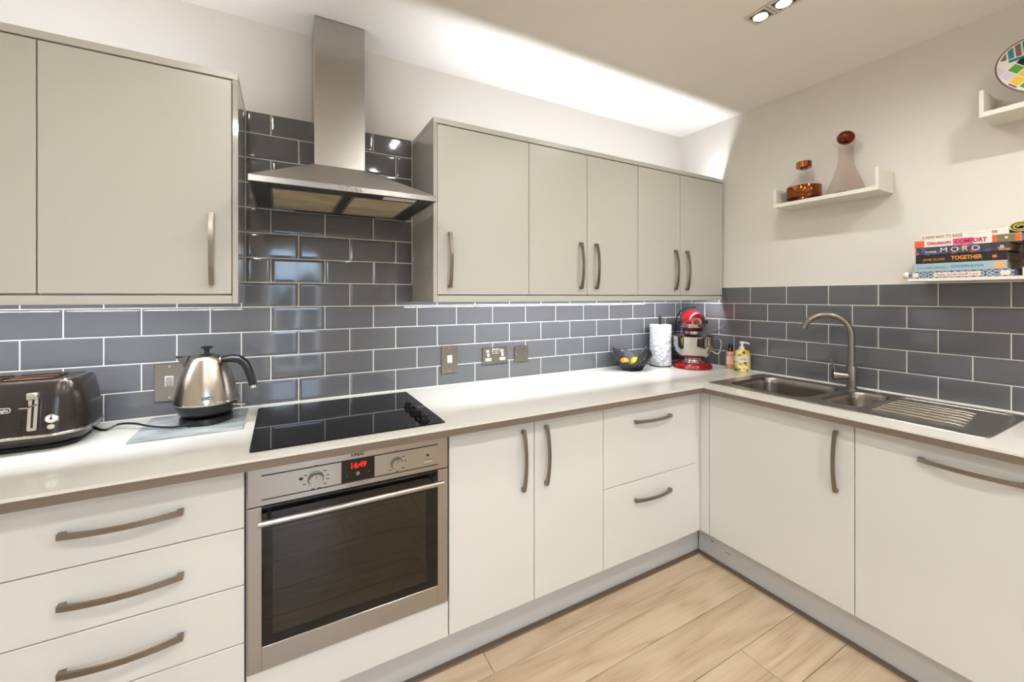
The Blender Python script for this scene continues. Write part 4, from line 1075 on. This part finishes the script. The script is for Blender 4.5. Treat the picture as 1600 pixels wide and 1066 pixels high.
t, cv = book('dark flower patterned cookbook under the white and orange one', -1.318, -1.578, z, z1, bx + .001, -.02, flor)
spine_text(cv, 'casa', -1.366, z + .014, bx + .001, .014, .032, cw); spine_text(cv, 'MORO', -1.448, z + .017, bx + .001, .026, .108, cw, spacing=1.5)
spine_text(cv, '8', -1.558, z + .016, bx + .001, .014, .010, cw)
z = z1 + .0004; z1 = z + .0295
t, cv = book('white cookbook with orange ends and pink patch near the top of the stack', -1.316, -1.604, z, z1, bx, -.015, cw)
spine_patch(cv, -1.3162, -1.346, z + .001, z1 - .001, bx, corange)
spine_text(cv, 'Ottolenghi', -1.390, z + .015, bx, .019, .070, cmag, bold=.0004); spine_patch(cv, -1.430, -1.486, z + .002, z1 - .002, bx - .0001, cpink)
spine_text(cv, 'COMFORT', -1.478, z + .0145, bx - .0002, .022, .086, cmag, bold=.0007)
spine_patch(cv, -1.534, -1.598, z + .001, z1 - .001, bx, colive); spine_patch(cv, -1.534, -1.546, z + .001, z1 - .001, bx - .0003, corange); spine_patch(cv, -1.590, -1.6035, z + .001, z1 - .001, bx - .0003, corange)
spine_patch(cv, -1.565, -1.573, z + .012, z + .019, bx - .0003, cw)
zt2 = z1
z = z1 + .0004; z1 = z + .0235
t, cv = book('white cookbook with tan lettering on top of the stack', -1.334, -1.574, z, z1, bx + .006, -.03, cw)
spine_text(cv, 'A NEW WAY TO BAKE', -1.396, z + .0105, bx + .006, .017, .118, cbrown, bold=.0005); spine_patch(cv, -1.470, -1.506, z + .0105, z + .0118, bx + .006, cbrown)
spine_patch(cv, -1.532, -1.546, z + .006, z + .017, bx + .006, cbrown)
# rolled cloth
roll_m = mat('yellow_green_cloth', (206, 196, 120), .8); add_bump(roll_m, 300, .3, .001)
t = thing('rolled_cloth', 'yellow green rolled cloth lying on the book stack', 'cloth', (-.10, -1.597, zt2))
sp_o, sp_i = [], []
for k in range(61):
    a = k / 60 * 2 * PI * 2.6; r = .0045 + .0185 * k / 60
    for lst, rr_ in ((sp_o, r + .0022), (sp_i, r - .0008)):
        lst.append((-.1035, -1.600 + 1.28 * rr_ * math.cos(a), zt2 + .0222 + .86 * rr_ * math.sin(a)))
part('roll', MB().strip(sp_o, sp_i, (.145, 0, 0)), roll_m, t, smooth=60)
# things right of the stack
t, cv = book('plain white book right of the stack on the low shelf', -1.6065, -1.86, SBZ, SBZ + .030, bx + .002, -.03, cw)
t, cv = book('dark red book lying on the plain white book', -1.606, -1.86, SBZ + .0304, SBZ + .062, bx + .008, -.03, mat('book_maroon', (92, 20, 30), .5))
t, cv = book('thick black book lying on the dark red one', -1.607, -1.86, SBZ + .0624, SBZ + .130, bx + .006, -.03, cblack)

# ------------------------------------------------------------------ ceiling lights
frame_m = mat('satin_white_metal', (214, 206, 194), .3, .4)
def downlight(label, x, y):
    t = thing('ceiling_light', label, 'ceiling light', (x, y, CEIL), group='twin recessed ceiling lights')
    s = .0435
    for yy in (y, y - .089):
        mb = MB()
        for a0, a1, b0, b1 in ((-s, s, -s, -s + .011), (-s, s, s - .011, s), (-s, -s + .011, -s + .011, s - .011), (s - .011, s, -s + .011, s - .011)):
            mb.box(x + a0, x + a1, yy + b0, yy + b1, CEIL - .005, CEIL - .0002, .001)
        f = part('frame', mb, frame_m, t)
        part('recess', MB().box(x - s + .011, x + s - .011, yy - s + .011, yy + s - .011, CEIL - .0012, CEIL - .0003), under, f)
        part('gimbal_ring', MB().lathe([(.031, CEIL - .0015), (.031, CEIL - .006), (.026, CEIL - .0068), (.0255, CEIL - .0015)], 28, (x, yy, 0), False, False), chrome, f)
        part('bulb', MB().lathe([(.0248, CEIL - .0016), (.0248, CEIL - .0055), (.018, CEIL - .0085), (.002, CEIL - .0095)], 24, (x, yy, 0)), bulb_m, t)
for k, lab in enumerate(('lit twin square ceiling light above the corner, the only one inside the picture', 'lit twin ceiling light in front of the cooker hood, mirrored in the tiles', 'lit twin ceiling light above the toaster side of the worktop',
        'lit twin ceiling light in the middle row, above the sink run', 'lit twin ceiling light in the middle row, above the viewpoint', 'lit twin ceiling light in the middle row, by the left wall',
        'unseen twin fill light added in the rear row, by the right wall', 'unseen twin fill light added in the rear row, centre of the three', 'unseen twin fill light added in the rear row, by the window')):
    downlight(lab, *LAMPS[2 * k])
